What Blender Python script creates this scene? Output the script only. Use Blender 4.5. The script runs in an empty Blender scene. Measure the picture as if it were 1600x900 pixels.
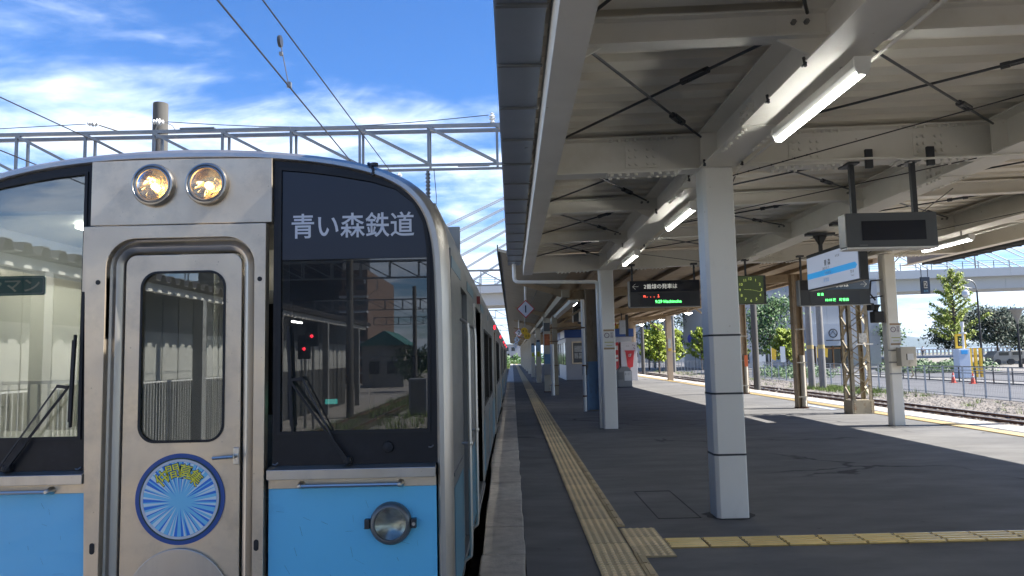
import bpy, math, random
from mathutils import Vector, Matrix
random.seed(7)
S = bpy.context.scene
COL = S.collection
PI = math.pi

# ------------------------------------------------------------------ camera
cam_d = bpy.data.cameras.new('camera')
cam = bpy.data.objects.new('camera', cam_d); COL.objects.link(cam); S.camera = cam
cam_d.sensor_width = 36.0
cam_d.lens = 36.0 * 1180.0 / 1600.0
cam_d.clip_start = 0.05; cam_d.clip_end = 20000
pitch, yaw, roll = math.atan(107 / 1180.0), math.radians(0.1), math.radians(-1.25)
fw = Vector((math.sin(yaw) * math.cos(pitch), math.cos(yaw) * math.cos(pitch), math.sin(pitch)))
rt = Vector((math.cos(yaw), -math.sin(yaw), 0)); up = rt.cross(fw)
rt2 = rt * math.cos(roll) + up * math.sin(roll); up2 = -rt * math.sin(roll) + up * math.cos(roll)
M = Matrix((rt2, up2, -fw)).transposed().to_4x4(); M.translation = Vector((0, 0, 1.48))
cam.matrix_world = M

# ------------------------------------------------------------------ sky, sun, exposure
SUN_EL, SUN_AZ = 45.0, 93.5          # azimuth clockwise from +Y
w = bpy.data.worlds.new('World'); S.world = w; w.use_nodes = True
nt = w.node_tree; nt.nodes.clear()
def N(t, **k):
    n = nt.nodes.new(t)
    for a, b in k.items(): setattr(n, a, b)
    return n
L = nt.links.new
sky = N('ShaderNodeTexSky', sky_type='NISHITA', sun_disc=False, sun_elevation=math.radians(SUN_EL), sun_rotation=math.radians(SUN_AZ))
sky.air_density = 1.0; sky.dust_density = 0.3; sky.ozone_density = 2.2
tc = N('ShaderNodeTexCoord'); sep = N('ShaderNodeSeparateXYZ'); L(tc.outputs['Generated'], sep.inputs[0])
def mth(op, a, b=None, c=None):
    n = N('ShaderNodeMath', operation=op)
    for i, x in enumerate((a, b, c)):
        if x is None: continue
        if isinstance(x, (int, float)): n.inputs[i].default_value = x
        else: L(x, n.inputs[i])
    return n.outputs[0]
CLX, CLY = 1.0, 4.0
zc = mth('MAXIMUM', sep.outputs['Z'], 0.0)
den = mth('ADD', zc, 0.16)
px = mth('DIVIDE', sep.outputs['X'], den); py = mth('DIVIDE', sep.outputs['Y'], den)
cmb = N('ShaderNodeCombineXYZ'); L(px, cmb.inputs[0]); L(py, cmb.inputs[1])
def noise(scale, detail, rough, off, dist=0.0):
    mp = N('ShaderNodeMapping'); mp.inputs['Location'].default_value = off; L(cmb.outputs[0], mp.inputs['Vector'])
    mp.inputs['Rotation'].default_value = (0, 0, 0.5); mp.inputs['Scale'].default_value = (1.0, 1.5, 1)
    n = N('ShaderNodeTexNoise'); n.inputs['Scale'].default_value = scale; n.inputs['Detail'].default_value = detail
    n.inputs['Roughness'].default_value = rough; n.inputs['Distortion'].default_value = dist; L(mp.outputs[0], n.inputs['Vector'])
    return n.outputs['Fac']
n1 = noise(0.95, 9, 0.56, (CLX, CLY, 0), 0.35); n2 = noise(3.0, 6, 0.6, (7.0, 2.0, 0), 0.6)
cov = mth('ADD', mth('MULTIPLY', n1, 0.8), mth('MULTIPLY', n2, 0.2))
low = mth('MULTIPLY', mth('SUBTRACT', 0.33, zc), 0.85)            # more cloud towards the horizon
low = mth('MINIMUM', mth("MAXIMUM", low, -0.10), 0.075)
cov = mth('ADD', cov, low)
ramp = N('ShaderNodeMapRange'); ramp.interpolation_type = 'SMOOTHSTEP'; L(cov, ramp.inputs[0])
ramp.inputs[1].default_value = 0.475; ramp.inputs[2].default_value = 0.66
fac = mth('MULTIPLY', ramp.outputs[0], 0.86)
shade = N('ShaderNodeMapRange'); L(n2, shade.inputs[0]); shade.inputs[1].default_value = 0.3; shade.inputs[2].default_value = 0.7
cc = N('ShaderNodeMix', data_type='RGBA'); L(shade.outputs[0], cc.inputs['Factor'])
cc.inputs['A'].default_value = (1.45, 1.85, 2.5, 1); cc.inputs['B'].default_value = (2.45, 2.65, 3.0, 1)
tint = N('ShaderNodeMix', data_type='RGBA', blend_type='MULTIPLY'); tint.inputs['Factor'].default_value = 1
L(sky.outputs[0], tint.inputs['A'])
hz = N('ShaderNodeMapRange'); L(zc, hz.inputs[0]); hz.inputs[1].default_value = 0.0; hz.inputs[2].default_value = 0.34
tcol = N('ShaderNodeMix', data_type='RGBA'); L(hz.outputs[0], tcol.inputs['Factor']); tcol.inputs['A'].default_value = (0.18, 0.225, 0.29, 1); tcol.inputs['B'].default_value = (0.112, 0.205, 0.325, 1)
L(tcol.outputs['Result'], tint.inputs['B'])
mixc = N('ShaderNodeMix', data_type='RGBA'); L(fac, mixc.inputs['Factor']); L(tint.outputs['Result'], mixc.inputs['A']); L(cc.outputs['Result'], mixc.inputs['B'])
bg = N('ShaderNodeBackground'); bg.inputs['Strength'].default_value = 0.105; L(mixc.outputs['Result'], bg.inputs['Color'])
out = N('ShaderNodeOutputWorld'); L(bg.outputs[0], out.inputs['Surface'])

sun_d = bpy.data.lights.new('sun', 'SUN'); sun_d.energy = 2.15; sun_d.angle = math.radians(0.5); sun_d.color = (1.0, 0.95, 0.87)
sun = bpy.data.objects.new('sun', sun_d); COL.objects.link(sun)
e, a = math.radians(SUN_EL), math.radians(SUN_AZ)
sdir = Vector((math.cos(e) * math.sin(a), math.cos(e) * math.cos(a), math.sin(e)))
sun.rotation_euler = sdir.to_track_quat('Z', 'Y').to_euler(); sun.location = sdir * 50

vs = S.view_settings; vs.view_transform = 'Standard'; vs.look = 'None'; vs.exposure = 2.75; vs.gamma = 1; vs.use_curve_mapping = False
S.cycles.max_bounces = 10; S.cycles.diffuse_bounces = 5; S.cycles.glossy_bounces = 5; S.cycles.transmission_bounces = 6; S.cycles.transparent_max_bounces = 10
S.cycles.caustics_reflective = False; S.cycles.caustics_refractive = False; S.cycles.sample_clamp_indirect = 6

# ------------------------------------------------------------------ materials
MATS = {}
def mat(name, col, rough=0.6, metal=0.0, var=0.0, vscale=3.0, dark=None, dscale=1.2, dcut=(0.5, 0.7), bump=0.0, bscale=40.0,
        emit=None, es=1.0, spec=0.5, alpha=None, stretch=(1, 1, 1), island=0.0, rvar=0.0, coat=0.0, objrand=0.0):
    if name in MATS: return MATS[name]
    m = bpy.data.materials.new(name); m.use_nodes = True; MATS[name] = m
    t = m.node_tree; b = t.nodes['Principled BSDF']; lk = t.links.new
    col = tuple(col) + (1,)
    b.inputs['Base Color'].default_value = col; b.inputs['Roughness'].default_value = rough; b.inputs['Metallic'].default_value = metal
    b.inputs['Specular IOR Level'].default_value = spec; b.inputs['Coat Weight'].default_value = coat
    if emit: b.inputs['Emission Color'].default_value = tuple(emit) + (1,); b.inputs['Emission Strength'].default_value = es
    cur = None
    def new(ty, **k):
        n = t.nodes.new(ty)
        for x, y in k.items(): setattr(n, x, y)
        return n
    def tex(scale, detail=6, ro=0.6):
        g = new('ShaderNodeTexCoord'); mp = new('ShaderNodeMapping'); mp.inputs['Scale'].default_value = stretch
        lk(g.outputs['Object'], mp.inputs['Vector'])
        n = new('ShaderNodeTexNoise'); n.inputs['Scale'].default_value = scale; n.inputs['Detail'].default_value = detail; n.inputs['Roughness'].default_value = ro
        lk(mp.outputs[0], n.inputs['Vector']); return n
    def val(fac, lo, hi, src):
        mr = new('ShaderNodeMapRange'); lk(fac, mr.inputs[0]); mr.inputs[1].default_value = 0.25; mr.inputs[2].default_value = 0.75
        mr.inputs[3].default_value = lo; mr.inputs[4].default_value = hi
        hs = new('ShaderNodeHueSaturation'); lk(mr.outputs[0], hs.inputs['Value'])
        if src is None: hs.inputs['Color'].default_value = col
        else: lk(src, hs.inputs['Color'])
        return hs.outputs[0]
    if var > 0: cur = val(tex(vscale).outputs['Fac'], 1 - var, 1 + var, cur)
    if island > 0:
        g = new('ShaderNodeNewGeometry')
        mr = new('ShaderNodeMapRange'); lk(g.outputs['Random Per Island'], mr.inputs[0]); mr.inputs[3].default_value = 1 - island; mr.inputs[4].default_value = 1 + island
        hs = new('ShaderNodeHueSaturation'); lk(mr.outputs[0], hs.inputs['Value'])
        if cur is None: hs.inputs['Color'].default_value = col
        else: lk(cur, hs.inputs['Color'])
        cur = hs.outputs[0]
    if objrand > 0:
        g = new('ShaderNodeObjectInfo')
        mr = new('ShaderNodeMapRange'); lk(g.outputs['Random'], mr.inputs[0]); mr.inputs[3].default_value = 1 - objrand; mr.inputs[4].default_value = 1 + objrand
        hs = new('ShaderNodeHueSaturation'); lk(mr.outputs[0], hs.inputs['Value'])
        if cur is None: hs.inputs['Color'].default_value = col
        else: lk(cur, hs.inputs['Color'])
        cur = hs.outputs[0]
    if dark:
        n = tex(dscale, 9, 0.65); mr = new('ShaderNodeMapRange'); lk(n.outputs['Fac'], mr.inputs[0])
        mr.inputs[1].default_value = dcut[0]; mr.inputs[2].default_value = dcut[1]
        mx = new('ShaderNodeMix', data_type='RGBA'); lk(mr.outputs[0], mx.inputs['Factor'])
        if cur is None: mx.inputs['A'].default_value = col
        else: lk(cur, mx.inputs['A'])
        mx.inputs['B'].default_value = tuple(dark) + (1,); cur = mx.outputs['Result']
    if cur is not None: lk(cur, b.inputs['Base Color'])
    if rvar > 0:
        n = tex(vscale * 1.7, 6); mr = new('ShaderNodeMapRange'); lk(n.outputs['Fac'], mr.inputs[0]); mr.inputs[1].default_value = .3; mr.inputs[2].default_value = .7
        mr.inputs[3].default_value = max(0, rough - rvar); mr.inputs[4].default_value = rough + rvar; lk(mr.outputs[0], b.inputs['Roughness'])
    if bump > 0:
        n = tex(bscale, 4); bp = new('ShaderNodeBump'); bp.inputs['Strength'].default_value = bump; bp.inputs['Distance'].default_value = 0.01
        lk(n.outputs['Fac'], bp.inputs['Height']); lk(bp.outputs[0], b.inputs['Normal'])
    return m
def glass(name, tint, refl=1.0, rough=0.02, ior=1.5, base=0.0, dust=0.03):
    if name in MATS: return MATS[name]
    m = bpy.data.materials.new(name); m.use_nodes = True; MATS[name] = m
    t = m.node_tree; t.nodes.clear(); lk = t.links.new
    tr = t.nodes.new('ShaderNodeBsdfTransparent'); tr.inputs[0].default_value = tuple(tint) + (1,)
    gl = t.nodes.new('ShaderNodeBsdfGlossy'); gl.inputs['Roughness'].default_value = rough; gl.inputs[0].default_value = (refl, refl, refl, 1)
    fr = t.nodes.new('ShaderNodeFresnel'); fr.inputs[0].default_value = ior
    ad = t.nodes.new('ShaderNodeMath'); ad.operation = 'ADD'; ad.inputs[1].default_value = base; lk(fr.outputs[0], ad.inputs[0])
    mx = t.nodes.new('ShaderNodeMixShader'); lk(ad.outputs[0], mx.inputs[0]); lk(tr.outputs[0], mx.inputs[1]); lk(gl.outputs[0], mx.inputs[2])
    df = t.nodes.new('ShaderNodeBsdfDiffuse'); df.inputs[0].default_value = (.5, .5, .47, 1)
    g = t.nodes.new('ShaderNodeTexCoord'); nz = t.nodes.new('ShaderNodeTexNoise'); nz.inputs['Scale'].default_value = 2.5; nz.inputs['Detail'].default_value = 8; lk(g.outputs['Object'], nz.inputs['Vector'])
    mr = t.nodes.new('ShaderNodeMapRange'); lk(nz.outputs['Fac'], mr.inputs[0]); mr.inputs[1].default_value = .35; mr.inputs[2].default_value = .8; mr.inputs[3].default_value = dust * .4; mr.inputs[4].default_value = dust * 2.2
    m2 = t.nodes.new('ShaderNodeMixShader'); lk(mr.outputs[0], m2.inputs[0]); lk(mx.outputs[0], m2.inputs[1]); lk(df.outputs[0], m2.inputs[2])
    o = t.nodes.new('ShaderNodeOutputMaterial'); lk(m2.outputs[0], o.inputs['Surface']); return m

asphalt = mat('asphalt', (0.125, 0.123, 0.121), 0.78, var=0.24, vscale=1.1, dark=(0.17, 0.167, 0.162), dscale=0.45, dcut=(0.48, 0.66), bump=0.35, bscale=160, stretch=(1, 2.2, 1), rvar=0.12)
def cracks(m, scale, col, width, seam=True):
    t = m.node_tree; b = t.nodes['Principled BSDF']; lk = t.links.new; src = b.inputs['Base Color'].links[0].from_socket
    g = t.nodes.new('ShaderNodeTexCoord'); nz = t.nodes.new('ShaderNodeTexNoise'); nz.inputs['Scale'].default_value = 2.2; nz.inputs['Detail'].default_value = 8; lk(g.outputs['Object'], nz.inputs['Vector'])
    ad = t.nodes.new('ShaderNodeMix'); ad.data_type = 'RGBA'; ad.blend_type = 'ADD'; ad.inputs['Factor'].default_value = .55; lk(g.outputs['Object'], ad.inputs['A']); lk(nz.outputs['Color'], ad.inputs['B'])
    vo = t.nodes.new('ShaderNodeTexVoronoi'); vo.feature = 'DISTANCE_TO_EDGE'; vo.inputs['Scale'].default_value = scale; lk(ad.outputs['Result'], vo.inputs['Vector'])
    mr = t.nodes.new('ShaderNodeMapRange'); lk(vo.outputs['Distance'], mr.inputs[0]); mr.inputs[1].default_value = width * .3; mr.inputs[2].default_value = width; mr.inputs[3].default_value = 1; mr.inputs[4].default_value = 0
    mk = t.nodes.new('ShaderNodeTexNoise'); mk.inputs['Scale'].default_value = .33; mk.inputs['Detail'].default_value = 3; lk(g.outputs['Object'], mk.inputs['Vector'])
    m2 = t.nodes.new('ShaderNodeMapRange'); lk(mk.outputs['Fac'], m2.inputs[0]); m2.inputs[1].default_value = .52; m2.inputs[2].default_value = .60
    mu = t.nodes.new('ShaderNodeMath'); mu.operation = 'MULTIPLY'; lk(mr.outputs[0], mu.inputs[0]); lk(m2.outputs[0], mu.inputs[1])
    mx = t.nodes.new('ShaderNodeMix'); mx.data_type = 'RGBA'; lk(mu.outputs[0], mx.inputs['Factor']); lk(src, mx.inputs['A']); mx.inputs['B'].default_value = col + (1,)
    # worn spots and gum
    v2 = t.nodes.new('ShaderNodeTexVoronoi'); v2.inputs['Scale'].default_value = 2.6; lk(g.outputs['Object'], v2.inputs['Vector'])
    m3 = t.nodes.new('ShaderNodeMapRange'); lk(v2.outputs['Distance'], m3.inputs[0]); m3.inputs[1].default_value = .035; m3.inputs[2].default_value = .055; m3.inputs[3].default_value = .5; m3.inputs[4].default_value = 0
    mx2 = t.nodes.new('ShaderNodeMix'); mx2.data_type = 'RGBA'; lk(m3.outputs[0], mx2.inputs['Factor']); lk(mx.outputs['Result'], mx2.inputs['A']); mx2.inputs['B'].default_value = (.035, .034, .034, 1)
    lk(mx2.outputs['Result'], b.inputs['Base Color'])
cracks(asphalt, .28, (.028, .028, .03), .012)
def spots(m, scale, rad, col, fac=.6):
    t = m.node_tree; b = t.nodes['Principled BSDF']; lk = t.links.new; src = b.inputs['Base Color'].links[0].from_socket
    g = t.nodes.new('ShaderNodeTexCoord'); v2 = t.nodes.new('ShaderNodeTexVoronoi'); v2.inputs['Scale'].default_value = scale; v2.inputs['Randomness'].default_value = 1; lk(g.outputs['Object'], v2.inputs['Vector'])
    nz = t.nodes.new('ShaderNodeTexNoise'); nz.inputs['Scale'].default_value = scale * .3; nz.inputs['Detail'].default_value = 4; lk(g.outputs['Object'], nz.inputs['Vector'])
    k = t.nodes.new('ShaderNodeMapRange'); lk(nz.outputs['Fac'], k.inputs[0]); k.inputs[1].default_value = .45; k.inputs[2].default_value = .65; k.inputs[3].default_value = 0; k.inputs[4].default_value = rad
    sb = t.nodes.new('ShaderNodeMath'); sb.operation = 'SUBTRACT'; lk(k.outputs[0], sb.inputs[0]); lk(v2.outputs['Distance'], sb.inputs[1])
    mu = t.nodes.new('ShaderNodeMath'); mu.operation = 'MULTIPLY'; mu.use_clamp = True; lk(sb.outputs[0], mu.inputs[0]); mu.inputs[1].default_value = 14
    m2 = t.nodes.new('ShaderNodeMath'); m2.operation = 'MULTIPLY'; lk(mu.outputs[0], m2.inputs[0]); m2.inputs[1].default_value = fac
    mx = t.nodes.new('ShaderNodeMix'); mx.data_type = 'RGBA'; lk(m2.outputs[0], mx.inputs['Factor']); lk(src, mx.inputs['A']); mx.inputs['B'].default_value = col + (1,)
    lk(mx.outputs['Result'], b.inputs['Base Color'])
kerb_m = mat('granite kerb', (0.54, 0.49, 0.43), 0.85, var=0.22, vscale=14, dark=(0.28, 0.25, 0.22), dscale=3.5, dcut=(0.52, 0.72), bump=0.9, bscale=60, objrand=0.2)
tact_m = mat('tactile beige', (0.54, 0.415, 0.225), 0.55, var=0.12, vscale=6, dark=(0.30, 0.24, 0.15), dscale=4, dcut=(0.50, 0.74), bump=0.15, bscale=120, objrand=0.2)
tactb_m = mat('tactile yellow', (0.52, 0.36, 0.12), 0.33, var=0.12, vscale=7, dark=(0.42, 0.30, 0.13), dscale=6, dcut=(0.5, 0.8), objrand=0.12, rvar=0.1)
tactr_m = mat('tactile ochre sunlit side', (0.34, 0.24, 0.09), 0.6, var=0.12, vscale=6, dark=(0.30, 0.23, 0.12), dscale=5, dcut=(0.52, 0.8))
conc = mat('concrete', (0.21, 0.205, 0.195), 0.9, var=0.15, vscale=2.5, dark=(0.18, 0.17, 0.16), dscale=1.3, bump=0.4, bscale=50)
white_m = mat('white painted steel', (0.80, 0.79, 0.755), 0.42, var=0.035, vscale=2.2, dark=(0.66, 0.65, 0.61), dscale=3.0, dcut=(0.6, 0.85), bump=0.04, bscale=14, stretch=(1, 1, .5))
beam_m = mat('cream painted steel', (0.79, 0.765, 0.70), 0.5, var=0.06, vscale=2.0, dark=(0.68, 0.64, 0.55), dscale=1.6, dcut=(0.56, 0.8), bump=0.06, bscale=20)
deck_m = mat('cream folded roof sheet', (0.80, 0.755, 0.665), 0.52, var=0.07, vscale=1.2, dark=(0.70, 0.64, 0.54), dscale=0.9, dcut=(0.52, 0.78), stretch=(1, 3, 1))
gutter_m = mat('galvanised gutter', (0.36, 0.40, 0.46), 0.35, 0.65, var=0.08, vscale=2, rvar=.08)
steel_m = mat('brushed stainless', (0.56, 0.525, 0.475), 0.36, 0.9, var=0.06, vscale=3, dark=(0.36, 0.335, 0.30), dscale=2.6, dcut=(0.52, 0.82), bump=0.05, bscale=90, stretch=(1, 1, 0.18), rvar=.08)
steelb_m = mat('dull weathered stainless', (0.68, 0.575, 0.44), 0.42, 0.8, var=0.09, vscale=2.2, dark=(0.40, 0.35, 0.285), dscale=3.4, dcut=(0.5, 0.84), bump=0.12, bscale=18, rvar=.1)
spots(steelb_m, 34, .17, (.26, .21, .16), .5); spots(steel_m, 24, .12, (.28, .24, .19), .4); spots(white_m, 9, .13, (.42, .36, .28), .7); spots(beam_m, 7, .12, (.30, .22, .14), .7)
chrome_m = mat('polished steel', (0.62, 0.60, 0.56), 0.34, 1.0)
blue_m = mat('sky blue paint', (0.16, 0.62, 0.93), 0.34, var=0.04, vscale=1.5, dark=(0.13, 0.53, 0.84), dscale=5, dcut=(0.62, 0.85), bump=0.03, bscale=8, coat=0.2)
side_m = mat('shade darkened side stainless', (0.20, 0.21, 0.22), 0.36, 0.7, var=0.08, vscale=3, stretch=(1, .2, 1), rvar=.08)  # stainless darkened in its colour for the shade along the train side
black_m = mat('black painted mask', (0.012, 0.013, 0.017), 0.42, var=0.2, vscale=4, dark=(0.03, 0.031, 0.036), dscale=6, dcut=(0.5, 0.8), spec=.35)
rub_m = mat('black rubber', (0.014, 0.014, 0.015), 0.6)
dark_m = mat('dark grey metal', (0.045, 0.048, 0.055), 0.45, 0.3, var=0.1)
under_m = mat('underframe black', (0.018, 0.018, 0.02), 0.8)
cream_m = mat('cream interior panel', (0.52, 0.50, 0.44), 0.5, var=0.04)
greyi_m = mat('grey interior panel', (0.30, 0.31, 0.31), 0.5, var=0.05)
glass_l = glass('clear cab glass', (0.80, 0.84, 0.82), 1.0, 0.01, 1.5, 0.07)
glass_r = glass('tinted cab glass', (0.34, 0.37, 0.40), 1.0, 0.008, 1.5, 0.035, 0.045)
glass_s = glass('side window glass', (0.25, 0.27, 0.30), 1.0, 0.01, 1.5, 0.04)
lens_m = glass('lamp lens', (0.92, 0.94, 0.92), 1.0, 0.04, 1.45)
band_m = mat('dark display glass', (0.014, 0.017, 0.027), 0.05, spec=0.65)
letter_w = mat('white lettering', (0.72, 0.73, 0.75), 0.6)
glow_m = mat('fluorescent tube', (0.9, 0.95, 0.9), 0.4, emit=(1.0, 0.99, 0.93), es=5.2)
headl_m = mat('lit warm filament', (1, 0.8, 0.5), 0.4, emit=(1.0, 0.62, 0.22), es=4.0)
refl_m = mat('silver reflector', (0.66, 0.50, 0.30), 0.18, 0.95, bump=0.9, bscale=22)
old_m = mat('old brown painted steel', (0.36, 0.275, 0.18), 0.6, var=0.14, vscale=4, dark=(0.17, 0.10, 0.06), dscale=5, dcut=(0.55, 0.72), bump=0.2, bscale=30)
oldbeige_m = mat('old beige painted panels', (0.30, 0.265, 0.20), 0.65, var=0.1, vscale=2.5, dark=(0.26, 0.22, 0.16), dscale=2.2, dcut=(0.5, 0.75), bump=0.1, bscale=20)
post_m = mat('beige post paint', (0.50, 0.46, 0.38), 0.6, var=0.1, vscale=3, dark=(0.25, 0.19, 0.13), dscale=4, dcut=(0.58, 0.72), stretch=(1, 1, .4))
lat_m = mat('cream riveted steel', (0.36, 0.31, 0.22), 0.6, var=0.1, vscale=5, dark=(0.22, 0.13, 0.07), dscale=7, dcut=(0.56, 0.68), bump=0.2, bscale=30)
bluepost_m = mat('worn blue paint', (0.13, 0.24, 0.40), 0.6, var=0.15, vscale=5, dark=(0.12, 0.10, 0.08), dscale=4, dcut=(0.5, 0.65), stretch=(1, 1, .4))
brownpost_m = mat('weathered brown post', (0.30, 0.26, 0.21), 0.75, var=0.2, vscale=5, dark=(0.09, 0.065, 0.05), dscale=5, stretch=(1, 1, .3))
galv_m = mat('galvanised steel', (0.22, 0.225, 0.225), 0.42, 0.6, var=0.1, vscale=4, dark=(0.27, 0.25, 0.22), dscale=5)
wire_m = mat('overhead wire', (0.035, 0.033, 0.035), 0.5, 0.5)
gravel_m = mat('ballast gravel', (0.22, 0.195, 0.165), 0.95, var=0.35, vscale=9, dark=(0.15, 0.12, 0.10), dscale=2.5, dcut=(0.45, 0.7), bump=1.0, bscale=22)
stone_m = mat('ballast stones', (0.22, 0.20, 0.18), 0.95, island=0.45)
rust_m = mat('rusty rail', (0.13, 0.06, 0.035), 0.75, var=0.2, vscale=6)
railtop_m = mat('worn rail top', (0.40, 0.38, 0.36), 0.3, 0.9)
road_m = mat('pale asphalt road', (0.115, 0.115, 0.12), 0.9, var=0.1, vscale=0.8, dark=(0.09, 0.09, 0.093), dscale=0.2)
pave_m = mat('pale plaza paving', (0.22, 0.205, 0.185), 0.85, var=0.12, vscale=0.8)
land_m = mat('open ground', (0.17, 0.18, 0.10), 0.95, var=0.25, vscale=0.05)
grass_m = mat('weed blades', (0.13, 0.19, 0.035), 0.8, island=0.4)
ginkgo_m = mat('ginkgo leaves bright', (0.22, 0.28, 0.016), 0.6, island=0.35)
green_m = mat('green tree leaves', (0.045, 0.105, 0.022), 0.6, island=0.45)
mixl_m = mat('turning leaves', (0.20, 0.19, 0.03), 0.6, island=0.4)
pine_m = mat('dark pine needles', (0.022, 0.045, 0.022), 0.7, island=0.5)
bark_m = mat('bark', (0.09, 0.07, 0.055), 0.9, var=0.2, vscale=8)
sign_m = mat('sign black housing', (0.022, 0.024, 0.03), 0.4, var=0.08)
lcd_m = mat('grey display housing', (0.085, 0.092, 0.10), 0.5, var=0.05)
scr_m = mat('dark screen', (0.010, 0.012, 0.022), 0.18)
led_g = mat('green led', (0.05, 0.6, 0.1), 0.5, emit=(0.10, 0.95, 0.18), es=0.62)
led_r = mat('red led', (0.6, 0.05, 0.03), 0.5, emit=(1.0, 0.10, 0.06), es=0.5)
lit_letter = mat('pale sign lettering', (0.85, 0.85, 0.82), 0.5, emit=(.8, .8, .75), es=.06)
clock_m = mat('green clock dial', (0.024, 0.032, 0.018), 0.35, emit=(0.06, 0.09, 0.03), es=0.05)
clockn_m = mat('clock numerals', (0.36, 0.42, 0.12), 0.5, emit=(0.5, 0.6, 0.15), es=0.10)
name_m = mat('white sign face', (0.50, 0.54, 0.64), 0.3, emit=(0.55, 0.64, 0.85), es=0.055)
nblue_m = mat('line blue', (0.04, 0.36, 0.74), 0.35)
ink_m = mat('black ink', (0.02, 0.02, 0.025), 0.5)
red_m = mat('red paint', (0.52, 0.025, 0.035), 0.45)
yel_m = mat('yellow paint', (0.72, 0.44, 0.03), 0.5)
orange_m = mat('traffic orange', (0.75, 0.10, 0.05), 0.5)
paper_m = mat('white paper', (0.66, 0.66, 0.64), 0.6)
tan_m = mat('tan tape', (0.36, 0.24, 0.13), 0.6)
booth_m = mat('booth grey white siding', (0.46, 0.47, 0.50), 0.5, var=0.04)
bfas_m = mat('booth blue fascia', (0.012, 0.065, 0.27), 0.4)
bwall_m = mat('grey building cladding', (0.30, 0.315, 0.335), 0.7, var=0.05, vscale=0.3)
brid_m = mat('pale bridge concrete', (0.42, 0.445, 0.47), 0.8, var=0.05, vscale=0.1)
bridb_m = mat('bridge box soffit', (0.46, 0.475, 0.49), 0.8, var=0.05, vscale=0.1)
wood_m = mat('timber door frame', (0.34, 0.17, 0.07), 0.6)
winb_m = mat('dark window glass', (0.03, 0.035, 0.04), 0.08)
brick_m = mat('red brown tiled wall', (0.17, 0.115, 0.09), 0.8, var=0.08)
teal_m = mat('teal roof', (0.05, 0.17, 0.15), 0.6)
mount_m = mat('forested mountain', (0.06, 0.085, 0.08), 1.0, var=0.2, vscale=0.002)
sea_m = mat('sea', (0.03, 0.08, 0.14), 0.15)
skin_m = mat('skin', (0.42, 0.25, 0.18), 0.6)
shirt_m = mat('pale blue shirt', (0.45, 0.52, 0.62), 0.8)
trou_m = mat('dark trousers', (0.03, 0.03, 0.04), 0.8)
shadecloth = mat('fence mesh', (0.5, 0.52, 0.52), 0.6)

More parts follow.
